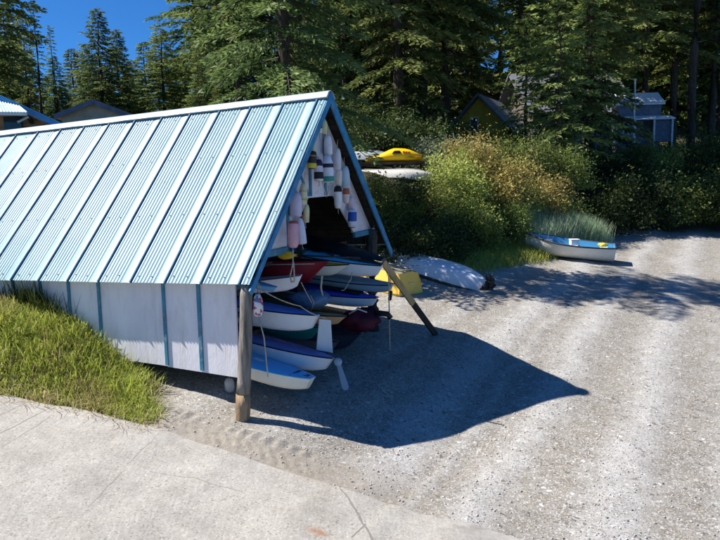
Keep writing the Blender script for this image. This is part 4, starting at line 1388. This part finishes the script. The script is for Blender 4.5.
LT = ((.030, .052, .018), (.130, .182, .048), (.37, .43, .125))      # lighter yellow green firs
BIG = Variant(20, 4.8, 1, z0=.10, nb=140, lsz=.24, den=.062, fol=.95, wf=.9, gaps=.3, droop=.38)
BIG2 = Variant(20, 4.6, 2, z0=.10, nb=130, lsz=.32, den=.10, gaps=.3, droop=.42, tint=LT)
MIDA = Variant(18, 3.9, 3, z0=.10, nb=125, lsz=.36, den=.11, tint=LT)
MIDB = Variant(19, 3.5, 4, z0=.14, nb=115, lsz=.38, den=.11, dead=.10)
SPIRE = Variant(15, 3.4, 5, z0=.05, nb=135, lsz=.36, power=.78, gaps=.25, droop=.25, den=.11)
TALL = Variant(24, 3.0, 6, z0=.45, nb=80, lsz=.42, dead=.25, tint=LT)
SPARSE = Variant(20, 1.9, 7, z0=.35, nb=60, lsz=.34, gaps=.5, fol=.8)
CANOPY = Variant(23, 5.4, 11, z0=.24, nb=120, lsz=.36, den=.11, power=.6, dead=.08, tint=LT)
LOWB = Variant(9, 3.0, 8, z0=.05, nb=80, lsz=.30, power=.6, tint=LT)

rr = random.Random(3)


def plant_tree(v, px, Y, top=None, sc=None, name='fir_tree', label='', group=None, H=20, zs=1.0):
    p = ground_at(px, Y)
    if top is not None:                                  # scale so that the tip is seen at photo row `top`
        zt = at(px, top, Y)[2]; sc = (zt - p[2]) / (H * zs)
    return v.put(name, label, 'tree', p - np.array([0, 0, .2]), sc, rr.random() * 6.28, group, zs)


# the near, individually recognisable trees
plant_tree(BIG, 291, 19.1, sc=.86, zs=1.1, label='huge dark fir right behind the boat shed ridge, its boughs over the roof')
plant_tree(BIG2, 400, 31, sc=1.0, label='dark fir behind the yellow pedal boat and the bank shrubs')
plant_tree(MIDA, 206, 31, top=40, H=18, label='yellow green fir beside the blue sky gap over the roof ridge')
plant_tree(SPIRE, 112, 46, top=6, H=15, zs=.8, label='pointed fir standing alone against the blue sky')
plant_tree(SPIRE, 129, 50, top=27, H=15, zs=.8, label='smaller pointed fir just beside the lone pointed one')
plant_tree(MIDA, 40, 44, top=6, H=18, label='dark fir filling the view above the blue edged roof')
plant_tree(SPARSE, 52, 40, top=-6, H=20, label='thin sparse topped fir above the house with blue edged roof')
plant_tree(SPARSE, 66, 48, top=22, H=20, label='short sparse fir next to the thin sparse topped one')
plant_tree(MIDA, 8, 38, sc=1.0, label='dense dark fir in the top left corner of the view')
plant_tree(BIG2, 446, 51, sc=1.2, label='broad sunlit fir behind the yellow gabled house')
plant_tree(BIG2, 588, 33, sc=.95, label='dark fir with hanging boughs before the grey shingled house')
plant_tree(LOWB, 556, 29.0, sc=.80, label='low bushy fir over the bank in front of the grey house')
plant_tree(LOWB, 524, 32.5, sc=.80, label='low bushy fir between the yellow gabled house and the grey one')
plant_tree(LOWB, 584, 31.0, sc=.85, label='low dark fir to the left of the white roofed cottage')
plant_tree(TALL, 686, 41, sc=.95, label='bare trunked fir right of the white roofed cottage')
plant_tree(TALL, 716, 38, sc=1.0, label='bare trunked fir at the right edge of the view')
plant_tree(TALL, 668, 47, sc=.95, label='slim fir trunk between the cottage and the bare trunked firs')
plant_tree(MIDA, 518, 50, sc=1.2, label='tall fir between the yellow gabled house and the grey one')
plant_tree(MIDB, 350, 36, sc=1.0, label='dark fir filling the gap behind the shed roof peak')
plant_tree(MIDB, 245, 34, sc=.9, label='dark fir left of the huge one behind the ridge')

plant_tree(CANOPY, 446, 38, sc=.98, label='sunlit fir with high bare trunk left of the yellow gabled house')
plant_tree(CANOPY, 584, 41, sc=.95, label='sunlit high crowned fir before the right end of the large grey house')
plant_tree(CANOPY, 424, 37, sc=1.0, label='high crowned fir above the yellow pedal boat')
plant_tree(CANOPY, 640, 47, sc=1.0, label='high crowned fir standing behind the white roofed cottage')
plant_tree(CANOPY, 706, 49, sc=1.0, label='high crowned fir behind the bare trunks at the right edge')
plant_tree(MIDA, 378, 36, sc=1.05, label='yellow green fir just right of the shed roof peak')
plant_tree(MIDA, 604, 50, sc=1.2, label='fir rising right behind the large grey house')
plant_tree(BIG2, 668, 56, sc=1.2, label='spreading fir far behind the bare trunked firs')
# second and third rows of the wood
gA = 'firs of the wood behind the shed roof'
gB = 'firs of the wood behind the houses'
for i in range(40):
    px = -60 + i * 7.4 + rr.random() * 6
    lo_ = 62 if px > 24 else 25
    if 150 < px < 190: lo_ = 50
    plant_tree(rr.choice([MIDA, SPIRE, MIDB, MIDA]), px, 48 + rr.random() * 18, top=lo_ + rr.random() * 42 - 12, H=16, label='fir packed in the wood low behind the left half of the shed ridge', group=gA, zs=.66)
for i in range(9):
    px = 215 + i * 28 + rr.random() * 10
    plant_tree(rr.choice([MIDA, MIDB, BIG]), px, 55 + rr.random() * 8, sc=1.15 + .2 * rr.random(), label='tall fir in the dense wood behind the shed peak', group='firs of the wood behind the shed peak')
for i in range(13):
    px = 440 + i * 28 + rr.random() * 12
    plant_tree(rr.choice([MIDA, BIG2, TALL, MIDB]), px, 54 + rr.random() * 8, sc=1.1 + .25 * rr.random(), label='tall fir in the dense wood behind the houses', group=gB)
for i in range(14):
    px = 200 + i * 44 + rr.random() * 20
    plant_tree(rr.choice([MIDA, BIG2, BIG]), px, 68 + rr.random() * 10, sc=1.3 + .3 * rr.random(), label='far fir in the last row of the wood', group='firs in the last row of the wood')

# ------------------------------------------------------------------ shrubs
def shrub_mesh(R_, H_, n, leaf, seed, tints, clumps=60, hole=.0):
    r = np.random.default_rng(seed)
    cc = []
    while len(cc) < clumps:
        p = r.normal(0, 1, 3); p[2] = abs(p[2]); p /= np.linalg.norm(p)
        rad = .45 + .55 * r.random() ** .5
        lump = .72 + .45 * vnoise(np.array(math.atan2(p[1], p[0]) * 1.7 + 9), np.array(p[2] * 3.1), seed)
        cc.append(p * rad * float(lump))
    cc = np.array(cc)
    ci = r.integers(0, clumps, n)
    sg = .09 + .10 * r.random(clumps)
    P = cc[ci] + r.normal(0, 1, (n, 3)) * sg[ci][:, None]
    keep = P[:, 2] > -.05
    P = P[keep]; ci = ci[keep]; n = len(P)
    P = P * np.array([R_, R_, H_])
    D = unit(r.normal(0, 1, (n, 3)) + unit(P) * .7 + np.array([0, 0, -.25]))
    Sz = leaf * (.45 + 1.25 * r.random(n) ** 2)
    W = unit(np.cross(D, unit(r.normal(0, 1, (n, 3)) + np.array([0, 0, 1.2])))) * (Sz * .27)[:, None]
    tv = r.random(clumps)[ci] * .65 + r.random(n) * .35
    tints = np.array(tints); k = np.clip(tv * (len(tints) - 1), 0, len(tints) - 1.001); i0 = k.astype(int); f = (k - i0)[:, None]
    T = tints[i0] * (1 - f) + tints[i0 + 1] * f
    me = leaf_mesh('foliage', P, D, Sz, W, T, .5); me.materials.append(MLf)
    st = MB()
    for j in range(min(34, clumps)):
        c_ = cc[j] * (1.0 + .16 * (j % 3 == 0)) * np.array([R_, R_, H_])
        st.tube([(c_[0] * .1, c_[1] * .1, -.3), tuple(c_ * np.array([.5, .5, .6])), tuple(c_)], [.022, .014, .004], 5, False)
    tmp = st.build('stems', MT); sm_ = tmp.data; bpy.data.objects.remove(tmp)
    return sm_, me


gD = ((.022, .038, .013), (.060, .092, .026), (.12, .165, .046))
gY = ((.13, .17, .04), (.33, .38, .08), (.56, .55, .18))
gO = ((.10, .12, .035), (.30, .27, .08), (.48, .36, .12), (.40, .38, .10))
gM = ((.055, .09, .024), (.16, .22, .05), (.33, .38, .10))
gS = ((.07, .10, .065), (.15, .19, .12), (.25, .29, .18))
SH = dict(dark=shrub_mesh(1.3, 1.5, 9000, .085, 21, gD), dark2=shrub_mesh(1.5, 1.3, 9000, .085, 22, gD, 80), yellow=shrub_mesh(1.2, 1.2, 9000, .075, 23, gY, 90),
          dry=shrub_mesh(1.1, 1.25, 8500, .070, 24, gO, 80), mid=shrub_mesh(1.3, 1.3, 9000, .08, 25, gM, 80), grey=shrub_mesh(1.2, 1.0, 7000, .08, 26, gS, 60))


def shrub(kind, px, Y, sc, label, name='shrub', dz=0, zs=1.0, group=None):
    p = ground_at(px, Y); sm_, me = SH[kind]
    t = thing(name, label, 'shrub', p + np.array([0, 0, dz]), group, rr.random() * 6.28); t.scale = (sc, sc, sc * zs)
    for nm, m_ in (('stems', sm_), ('foliage', me)):
        o = bpy.data.objects.new(nm, m_); COL.objects.link(o); o.parent = t
    return t


# bank, from the shed to the right
for px, Y, sc, kind, lab in (
        (398, 18.9, .85, 'dark', 'dark bush closest to the right corner of the shed roof'),
        (422, 19.3, .85, 'dark2', 'dark bush above the overturned white dinghy'),
        (446, 20.0, .80, 'dark', 'dark bush above the stern of the overturned white dinghy'),
        (373, 20.3, .92, 'mid', 'green bush hard against the right slope of the shed roof'),
        (391, 20.9, .80, 'dark2', 'dark bush on the bank under the pale upturned hull'),
        (404, 20.6, .5, 'mid', 'green bush just below the boats on the bank'),
        (438, 21.4, .85, 'yellow', 'yellow green bush right of the boats on the bank'),
        (452, 22.4, 1.15, 'yellow', 'pale yellow bush at the top of the bank beside the boats'),
        (466, 21.4, 1.0, 'yellow', 'sunny yellow green bush at the middle of the bank'),
        (474, 20.9, .75, 'mid', 'leafy green bush low on the bank above the short yellow grass'),
        (500, 22.0, .85, 'mid', 'green bush low on the bank left of the tall grass'),
        (500, 23.4, 1.25, 'dry', 'rusty orange dry bush under the grey house'),
        (474, 23.9, 1.15, 'dry', 'tan dry bush below the white railing'),
        (536, 24.4, 1.2, 'dry', 'orange brown dry bush behind the tall grass'),
        (514, 23.6, .9, 'yellow', 'olive yellow bush directly behind the left end of the tall grass'),
        (556, 24.6, .95, 'mid', 'green bush behind the middle of the tall grass'),
        (588, 26.0, 1.05, 'dark', 'dark bush behind the right end of the tall grass'),
        (520, 25.6, 1.2, 'mid', 'green bush on top of the bank below the grey house'),
        (552, 27.0, 1.2, 'mid', 'green bush on top of the bank under the low firs'),
        (455, 25.6, 1.1, 'grey', 'grey green bush between the pedal boat and the white railing'),
        (432, 26.5, 1.0, 'grey', 'grey green bush behind the right end of the yellow pedal boat')):
    shrub(kind, px, Y, sc, lab)
gR = 'dark bushes shading the right end of the beach'
for px, Y, sc in ((612, 27.6, 1.3), (640, 28.3, 1.3), (668, 28.9, 1.25), (697, 29.3, 1.3), (726, 29.4, 1.4), (755, 29.0, 1.5), (625, 30.3, 1.1), (655, 31.0, 1.05), (690, 31.6, 1.1), (725, 31.8, 1.2),
                  (640, 33.5, .7), (670, 34.0, .75), (705, 34.6, .9), (740, 34.5, 1.0), (780, 31, 1.4)):
    shrub(rr.choice(['dark', 'dark2', 'dark', 'mid']), px, Y, sc, 'dark leafy bush crowding the right end of the beach', group=gR, zs=1.15)
gL = 'undergrowth below the firs behind the boats'
for px, Y, sc in ((340, 27, 1.3), (366, 28, 1.5), (392, 29, 1.4), (420, 29.5, 1.5), (446, 31, 1.4), (378, 32, 1.8), (410, 33, 1.8), (345, 31, 1.8)):
    shrub(rr.choice(['dark', 'mid', 'dark2']), px, Y, sc, 'leafy undergrowth in the shade behind the boats on the bank', group=gL)


# ------------------------------------------------------------------ grasses
def grass(name, X, Y, hgt, tints, wid, lean=.5, label='', seed=1, curl=.6):
    r = np.random.default_rng(seed); n = len(X)
    Z = G(X, Y) - .02
    az = r.random(n) * 2 * PI
    ln = lean * (.3 + r.random(n))
    up = np.stack([np.cos(az) * ln, np.sin(az) * ln, np.ones(n)], 1); up = unit(up)
    tipd = unit(up + np.stack([np.cos(az), np.sin(az), -np.ones(n) * .8], 1) * (curl * r.random(n))[:, None])
    sd = np.stack([-np.sin(az), np.cos(az), 0 * az], 1) * (wid * (.6 + .7 * r.random(n)))[:, None]
    P = np.stack([X, Y, Z], 1)
    m_ = P + up * (hgt * .55)[:, None]; e_ = m_ + tipd * (hgt * .5)[:, None]
    V = np.stack([P - sd, P + sd, m_ + sd * .8, m_ - sd * .8, e_], 1).reshape(-1, 3).astype(np.float32)
    me = bpy.data.meshes.new(name)
    me.vertices.add(5 * n); me.vertices.foreach_set('co', V.ravel())
    b = 5 * np.arange(n)[:, None]
    loops = np.concatenate([b + np.array([[0, 1, 2, 3]]), b + np.array([[3, 2, 4]])], 1).astype(np.int32)
    me.loops.add(loops.size); me.loops.foreach_set('vertex_index', loops.ravel())
    ls = (7 * np.arange(n)[:, None] + np.array([[0, 4]])).astype(np.int32)
    me.polygons.add(2 * n); me.polygons.foreach_set('loop_start', ls.ravel()); me.update()
    k = np.clip(fbm(X * 1.3, Y * 1.3, seed + 3, 3) * 1.5 - .25 + .5 * (r.random(n) - .5), 0, .999) * (len(tints) - 1)
    tn = np.array(tints); i0 = k.astype(int); f = (k - i0)[:, None]; T = tn[i0] * (1 - f) + tn[np.minimum(i0 + 1, len(tn) - 1)] * f
    T = T * (.9 + .6 * r.random((n, 1)))
    a = me.attributes.new('tint', 'FLOAT_COLOR', 'POINT'); c = np.ones((5 * n, 4), np.float32); c[:, :3] = np.repeat(T, 5, 0); a.data.foreach_set('color', c.ravel())
    me.materials.append(MG)
    o = bpy.data.objects.new(name, me); COL.objects.link(o)
    return struct(o, label, 'grass', 'stuff')


n = 130000
X = -11 + rng.random(n) * 9.2
Y = 8.0 + rng.random(n) * 5.0
t, s = wall_side(X, Y)
d1 = Y - road_y(X)
dens = sstep(-.02, .10, d1 + .22 * (fbm(X * 2.5, Y * 2.5, 61, 3) - .5)) * sstep(-2.65, -3.15, X + .55 * (d1 - .5) * .0 + .9 * (fbm(X * 1.4, Y * 1.4, 62, 3) - .5) + .28 * np.clip(d1 - .5, 0, 2)) * (t < .16)
ok = rng.random(n) < dens * (.45 + .75 * fbm(X * 1.1, Y * 1.1, 63, 3))
X, Y, d1 = X[ok], Y[ok], d1[ok]
hg = (.16 + .22 * rng.random(len(X)) + .24 * np.clip(fbm(X * 1.0, Y * 1.0, 64, 3) - .35, 0, 1)) * (.45 + .55 * sstep(0, .9, d1))
grass('grass', X, Y, hg, ((.40, .31, .16), (.33, .30, .10), (.30, .34, .06), (.42, .46, .08), (.26, .32, .06), (.50, .48, .13)), .0055, .75, 'long sunlit yellow green grass on the bank between road and shed wall', 5, 1.0)
n = 24000
X = -11 + rng.random(n) * 9.2; Y = 8.0 + rng.random(n) * 4.0
t, s = wall_side(X, Y); d1 = Y - road_y(X)
ok = (d1 > -.12) & (t < .1) & (X + .3 * np.clip(d1 - .5, 0, 2) < -2.75) & (rng.random(n) < .25 + .75 * np.exp(-(d1 / .45) ** 2) + .6 * (fbm(X * 1.6, Y * 1.6, 71, 3) > .56))
X, Y = X[ok], Y[ok]
grass('dry_grass', X, Y, .10 + .30 * rng.random(len(X)) ** 1.6, ((.50, .42, .25), (.40, .31, .17), (.58, .52, .33)), .0045, 1.5, 'dry straw coloured grass stalks mixed into the bank beside the slab', 25, 1.3)
# tall blue green beach grass behind the rowing boat
n = 9000
u = rng.random(n); v = rng.random(n)
gl, gr_ = ground_at(522, 22.0), ground_at(603, 24.0)
X = gl[0] + (gr_[0] - gl[0]) * u + rng.normal(0, .12, n); Y = gl[1] + (gr_[1] - gl[1]) * u + (v - .3) * 1.5
hg = (.75 + .65 * rng.random(n)) * (.65 + .35 * np.sin(PI * np.clip(u, .05, .95))) * .95
o = grass('beach_grass', X, Y, hg, ((.24, .34, .20), (.33, .43, .27), (.42, .51, .33), (.52, .56, .36)), .010, .28, 'tall blue green beach grass behind the rowing boat', 9, .35)
# short yellow grass at the bank foot
n = 16000
u = rng.random(n)
X = 2.3 + 4.2 * u; Y = bank_y(X) + rng.normal(-.05, .5, n)
hg = .14 + .30 * rng.random(n)
grass('bank_grass', X, Y, hg, ((.34, .34, .08), (.46, .47, .10), (.28, .33, .07), (.52, .48, .17)), .010, .6, 'short yellow grass at the foot of the bank', 12, .7)
# dark taller weeds against the wall
n = 500
u = rng.random(n)
wc = [S(4.35 + .5 * a, .12, 0) for a in rng.normal(0, .6, n)]
X = np.array([p[0] for p in wc]); Y = np.array([p[1] for p in wc]) - .12 * rng.random(n)
grass('weeds', X, Y, .28 + .45 * rng.random(n), ((.03, .045, .012), (.05, .07, .02)), .007, .4, 'dark tall weeds standing against the shed wall', 15, .4)

# ------------------------------------------------------------------ houses
M['shingle'] = pm('shingle', C(134, 136, 146), C(96, 98, 108), 9, .8, .5, 16, stretch=(1, 1, 4))
M['yellow_wall'] = pm('yellow_wall', C(226, 178, 60), C(206, 156, 50), 3, .7, .2, 14)
M['wood_wall'] = pm('wood_wall', C(178, 136, 100), C(142, 104, 76), 4, .7, .3, 12, stretch=(.5, 3, 3))
M['grey_wall'] = pm('grey_wall', C(116, 120, 134), C(98, 102, 118), 3, .7, .2, 14)
M['brown_wall'] = pm('brown_wall', C(112, 102, 96), C(92, 84, 80), 3, .7, .2, 14)
M['tan_wall'] = pm('tan_wall', C(186, 172, 156), C(164, 150, 134), 3, .7, .2, 14)
M['white_roof'] = pm('white_roof', C(232, 234, 238), C(214, 216, 222), 4, .4, .1, 14)
M['white_paint'] = pm('white_paint', C(232, 230, 226), C(216, 214, 210), 5, .5, .1, 14)
M['glass'] = pm('dark_glass', C(36, 42, 50), C(48, 56, 66), 3, .08, spec=.6)


def house(name, label, px, py_eave, Y, yaw, W_, D_, wall_h, roof_h, wallm, roofm, over=.4, fascia=None, windows=(), base_to_ground=True, gable_mat=None):
    """gabled house; local x along the ridge, eave height set by photo row py_eave; local -y faces the camera"""
    p = at(px, py_eave, Y); p[2] -= wall_h
    t = thing(name, label, 'house', p, rz=yaw)
    gz = min(g1(p[0], p[1]), g1(p[0], p[1] - 3)) - p[2] - .6
    x0, x1, y0, y1 = -W_ / 2, W_ / 2, -D_ / 2, D_ / 2
    mb = MB(); mb.box(x0, x1, y0, y1, min(gz, -.2), wall_h); mb.build('wall', wallm, t)
    for x in (x0, x1):
        s_ = .02 if x < 0 else -.02
        g = MB()
        g.poly([(x + s_, y0, wall_h + .002), (x + s_, y1, wall_h + .002), (x + s_, 0, wall_h + roof_h)])
        g.build('gable', gable_mat or wallm, t)
    sl = roof_h / (D_ / 2)
    for sg in (-1, 1):
        r_ = MB()
        ye = sg * (D_ / 2 + over); ze = wall_h - over * sl
        r_.hexa([(x0 - over, ye, ze), (x1 + over, ye, ze), (x1 + over, .001 * sg, wall_h + roof_h), (x0 - over, .001 * sg, wall_h + roof_h),
                 (x0 - over, ye, ze + .14), (x1 + over, ye, ze + .14), (x1 + over, .001 * sg, wall_h + roof_h + .14), (x0 - over, .001 * sg, wall_h + roof_h + .14)])
        o = r_.build('roof', roofm, t)
        a = o.data.attributes.new('crest', 'FLOAT', 'POINT'); a.data.foreach_set('value', np.full(len(o.data.vertices), .8, np.float32))
        if fascia:
            for x in (x0 - over - .03, x1 + over + .03):
                MB().beam((x, ye, ze + .06), (x, 0, wall_h + roof_h + .06), .04, .24, (1, 0, 0) if False else (0, 0, 1)).build('rake_board', fascia, o)
            MB().beam((x0 - over, ye - .02 * -sg, ze + .06), (x1 + over, ye - .02 * -sg, ze + .06), .04, .18).build('eave_board', fascia, o)
    for (wx, wz, ww, wh, face) in windows:
        f = MB(); 
        if face == 'front':
            f.box(wx - ww / 2, wx + ww / 2, y0 - .05, y0 + .02, wz - wh / 2, wz + wh / 2); o = f.build('window', M['white_paint'], t)
            MB().box(wx - ww / 2 + .07, wx + ww / 2 - .07, y0 - .06, y0 - .051, wz - wh / 2 + .07, wz + wh / 2 - .07).build('pane', M['glass'], o)
        else:
            x_ = x0 if face == 'left' else x1; sg = -1 if face == 'left' else 1
            f.box(min(x_ + .05 * sg, x_ - .02 * sg), max(x_ + .05 * sg, x_ - .02 * sg), wx - ww / 2, wx + ww / 2, wz - wh / 2, wz + wh / 2); o = f.build('window', M['white_paint'], t)
            MB().box(min(x_ + .06 * sg, x_ + .051 * sg), max(x_ + .06 * sg, x_ + .051 * sg), wx - ww / 2 + .07, wx + ww / 2 - .07, wz - wh / 2 + .07, wz + wh / 2 - .07).build('pane', M['glass'], o)
    return t


# house with the blue edged roof beyond the shed's rear (left)
p0 = at(0, 98, 21.0); p1 = at(66, 128, 21.0)
hl = thing('house', 'timber house with pale green metal roof edged in blue beyond the shed rear', 'house', at(0, 150, 21.0))
hl_l = np.array(hl.location)
dx = p1 - p0
apex = p0 - dx * .35; low = p1 + dx * .06
bk = np.array([-.55, 5.0, -.9])
fr = np.array([-2.2, -1.3, -.75])
mb = MB(); mb.grid([[apex, low], [apex + bk, low + bk]]); mb.grid([[apex + (0, 0, .1), low + (0, 0, .1)], [apex + bk + (0, 0, .1), low + bk + (0, 0, .1)]]); mb.build('roof', M['roof2'], hl, off=hl_l)
o = hl.children[-1]; a = o.data.attributes.new('crest', 'FLOAT', 'POINT'); a.data.foreach_set('value', np.full(len(o.data.vertices), .6, np.float32))
MB().beam(apex, low, .05, .17).build('rake_board', M['sky_trim'], hl, off=hl_l)
# lower roof skirt toward the camera
sk0, sk1 = at(-40, 112, 20.2), at(27, 112.5, 20.2)
st0, st1 = at(-40, 92, 21.0), at(19, 107, 20.95)
mb = MB(); n_ = 22
rows = [[], []]; cr_ = []
for i in range(n_ * 3 + 1):
    f = i / (n_ * 3); z_ = .03 if i % 3 == 0 else 0
    rows[0].append(st0 + (st1 - st0) * f + (0, 0, z_ + .03)); rows[1].append(sk0 + (sk1 - sk0) * f + (0, 0, z_)); cr_.append(0.05 if i % 3 == 0 else .95)
mb.grid(rows); o = mb.build('porch_roof', M['roof2'], hl, off=hl_l)
a = o.data.attributes.new('crest', 'FLOAT', 'POINT'); a.data.foreach_set('value', np.array(cr_ * 2, np.float32))
MB().beam(sk0 - (0, 0, .04), sk1 - (0, 0, .04), .05, .10).build('eave_board', M['white_paint'], hl, off=hl_l)
w0, w1 = at(-40, 122, 21.4), at(70, 132, 21.4)
gz = min(g1(w0[0], 21.4), g1(w1[0], 21.4)) - .5
mb = MB(); A2, L2 = apex + (.2, .35, -.12), low + (.0, .35, -.12)
mb.poly([(A2[0], A2[1], gz), (L2[0] - .5, L2[1], gz), (L2[0] - .5, L2[1], L2[2] + .12), tuple(A2)]); mb.build('wall', M['wood_wall'], hl, off=hl_l)
for f in (.55, .8):
    q = apex + (low - apex) * f
    MB().beam(q + (0, .0, -.2), q + (-.1, .5, -.35), .1, .12).build('rafter', M['old_board'], hl, off=hl_l)
wq = at(14, 128, 21.25)
MB().box(wq[0] - .3, wq[0] + .25, wq[1] - .02, wq[1] + .05, wq[2] - .5, wq[2] + .35).build('window', M['glass'], hl, off=hl_l)
MB().beam(at(18, 122, 20.6), at(28, 117, 20.9), .06, .06).build('bracket', M['white_paint'], hl, off=hl_l)

# low gable peeping over the ridge
house('house', 'small low beige cottage gable peeping over the shed ridge', 105, 121.5, 36, math.radians(100), 5.0, 3.1, 2.4, .62, M['tan_wall'], M['tan_wall'], over=.25, fascia=M['grey_wall'])
house('house', 'yellow gabled house with grey shingled roof behind the dry bushes', 490, 130, 40, math.radians(63), 4.2, 3.2, 3.0, 1.7, M['yellow_wall'], M['shingle'], over=.45, windows=((.3, 3.2, .5, .8, 'left'),))
house('house', 'large grey shingled house half hidden by the dark fir', 562, 114, 46, math.radians(8), 6.6, 6.0, 4.4, 2.5, M['brown_wall'], M['shingle'], over=.5, windows=((-2.6, 2.4, 1.3, 1.5, 'front'), (0, 2.4, 1.3, 1.5, 'front'), (2.6, 2.4, 1.3, 1.5, 'front')))
wh = house('house', 'blue grey cottage with white metal roof and porch behind a deck railing', 634, 106, 42, math.radians(-6), 3.6, 3.6, 3.6, 1.0, M['grey_wall'], M['white_roof'], over=.25, windows=((-1.0, 1.5, .8, 1.1, 'front'), (-.1, 1.5, .7, 1.1, 'front')))
MB().hexa([(-2.6, -3.4, 2.05), (2.5, -3.4, 2.05), (2.5, -1.82, 2.45), (-2.6, -1.82, 2.45), (-2.6, -3.4, 2.15), (2.5, -3.4, 2.15), (2.5, -1.82, 2.55), (-2.6, -1.82, 2.55)]).build('porch_roof', M['white_roof'], wh)
wh.scale = (.68, .68, .68); wh.location.z += 3.6 * .32
for x_ in (-2.4, -.8, .8, 2.3):
    MB().box(x_ - .07, x_ + .07, -3.3, -3.16, -.3, 2.05).build('porch_post', M['white_paint'], wh)
MB().box(.9, 2.3, -3.1, -1.85, .2, 2.0).build('annex', M['grey_wall'], wh)


def railing(label, px0, px1, py_top, Y, n, h=1.0, mat='white_paint', rails=3):
    a, b = at(px0, py_top, Y), at(px1, py_top, Y)
    t = thing('deck_railing', label, 'railing', a - np.array([0, 0, h]))
    lo = np.array(t.location)
    for k in range(n):
        q = a + (b - a) * k / (n - 1)
        MB().box(q[0] - .05, q[0] + .05, q[1] - .05, q[1] + .05, q[2] - h - 1.2, q[2] + .04).build('post', M[mat], t, off=lo)
    for k in range(rails):
        MB().beam(a - (0, 0, .08 + k * h * .8 / rails), b - (0, 0, .08 + k * h * .8 / rails), .05, .11, (0, 0, 1)).build('rail', M[mat], t, off=lo)
    return t


railing('long weathered deck railing in front of the white roofed cottage', 596, 652, 133.5, 38.6, 6, 1.0, 'grey_wall')
railing('short white railing below the yellow gabled house', 468, 488, 144, 30, 4, .8)
fp = ground_at(630, 37.5)
fl = thing('flagpole', 'white flagpole standing before the white roofed cottage', 'flagpole', fp)
top = at(630, 81, 37.5)
MB().tube([fp - fp, (0, 0, (top[2] - fp[2]) * .5), (0, 0, top[2] - fp[2])], [.06, .055, .045], 8).build('pole', M['white_paint'], fl)
lathe_obj([(0, .09), (.07, .05), (.07, -.03), (0, -.06)], M['white_paint'], fl, 'finial', 10, (0, 0, top[2] - fp[2] + .05))
up_ = ground_at(686, 44.5)
plp = thing('pale_trunk', 'pale bare dead tree trunk right of the cottage', 'tree', up_)
MB().tube([(0, 0, -.2), (.03, 0, 3), (-.02, 0, 6), (0, 0, 9)], [.22, .2, .18, .12], 9).build('trunk', MTP, plp)
for k in range(7):
    z_ = 3.5 + k * .75; a_ = k * 2.4
    MB().tube([(0, 0, z_), (.7 * math.cos(a_), .7 * math.sin(a_), z_ + .1)], [.035, .008], 5).build('branch', MTP, plp)

# ------------------------------------------------------------------ light, sky, camera
AZ, EL = math.radians(98.2), math.radians(50.0)
trv = Vector((math.sin(AZ) * math.cos(EL), math.cos(AZ) * math.cos(EL), -math.sin(EL)))
sun = bpy.data.lights.new('sun', 'SUN'); sun.energy = 4.6; sun.angle = math.radians(.53); sun.color = (1.0, .955, .88)
so = bpy.data.objects.new('sun', sun); COL.objects.link(so); so.rotation_euler = trv.to_track_quat('-Z', 'Y').to_euler(); so.location = (-20, 10, 30)
w = bpy.data.worlds.new('World'); SC.world = w; w.use_nodes = True
nt = w.node_tree; bgn = nt.nodes['Background']
sky = nt.nodes.new('ShaderNodeTexSky'); sky.sky_type = 'NISHITA'; sky.sun_disc = False
sky.sun_elevation = EL; sky.sun_rotation = AZ + PI; sky.air_density = .8; sky.dust_density = 0; sky.ozone_density = 8.0; sky.altitude = 50
tn = nt.nodes.new('ShaderNodeMixRGB'); tn.blend_type = 'MULTIPLY'; tn.inputs[0].default_value = 1; tn.inputs[2].default_value = (.48, 1.12, 1.62, 1)
nt.links.new(sky.outputs[0], tn.inputs[1]); nt.links.new(tn.outputs[0], bgn.inputs['Color']); bgn.inputs['Strength'].default_value = .043
cam = bpy.data.cameras.new('camera'); cam.sensor_fit = 'HORIZONTAL'; cam.sensor_width = 36; cam.lens = F / 720 * 36; cam.clip_end = 2000; cam.clip_start = .1
co = bpy.data.objects.new('camera', cam); COL.objects.link(co)
co.matrix_world = Matrix.Translation((0, 0, CZ)) @ Matrix.Rotation(PI / 2 - PITCH, 4, 'X') @ Matrix.Rotation(ROLL, 4, 'Z')
SC.camera = co
SC.view_settings.view_transform = 'Standard'; SC.view_settings.look = 'None'; SC.view_settings.exposure = 0.9; SC.view_settings.gamma = 1
SC.view_settings.use_curve_mapping = False
SC.render.engine = 'CYCLES'
SC.cycles.max_bounces = 6; SC.cycles.diffuse_bounces = 3; SC.cycles.glossy_bounces = 2; SC.cycles.transmission_bounces = 3
SC.cycles.use_denoising = True
SC.cycles.use_adaptive_sampling = True; SC.cycles.adaptive_threshold = .02
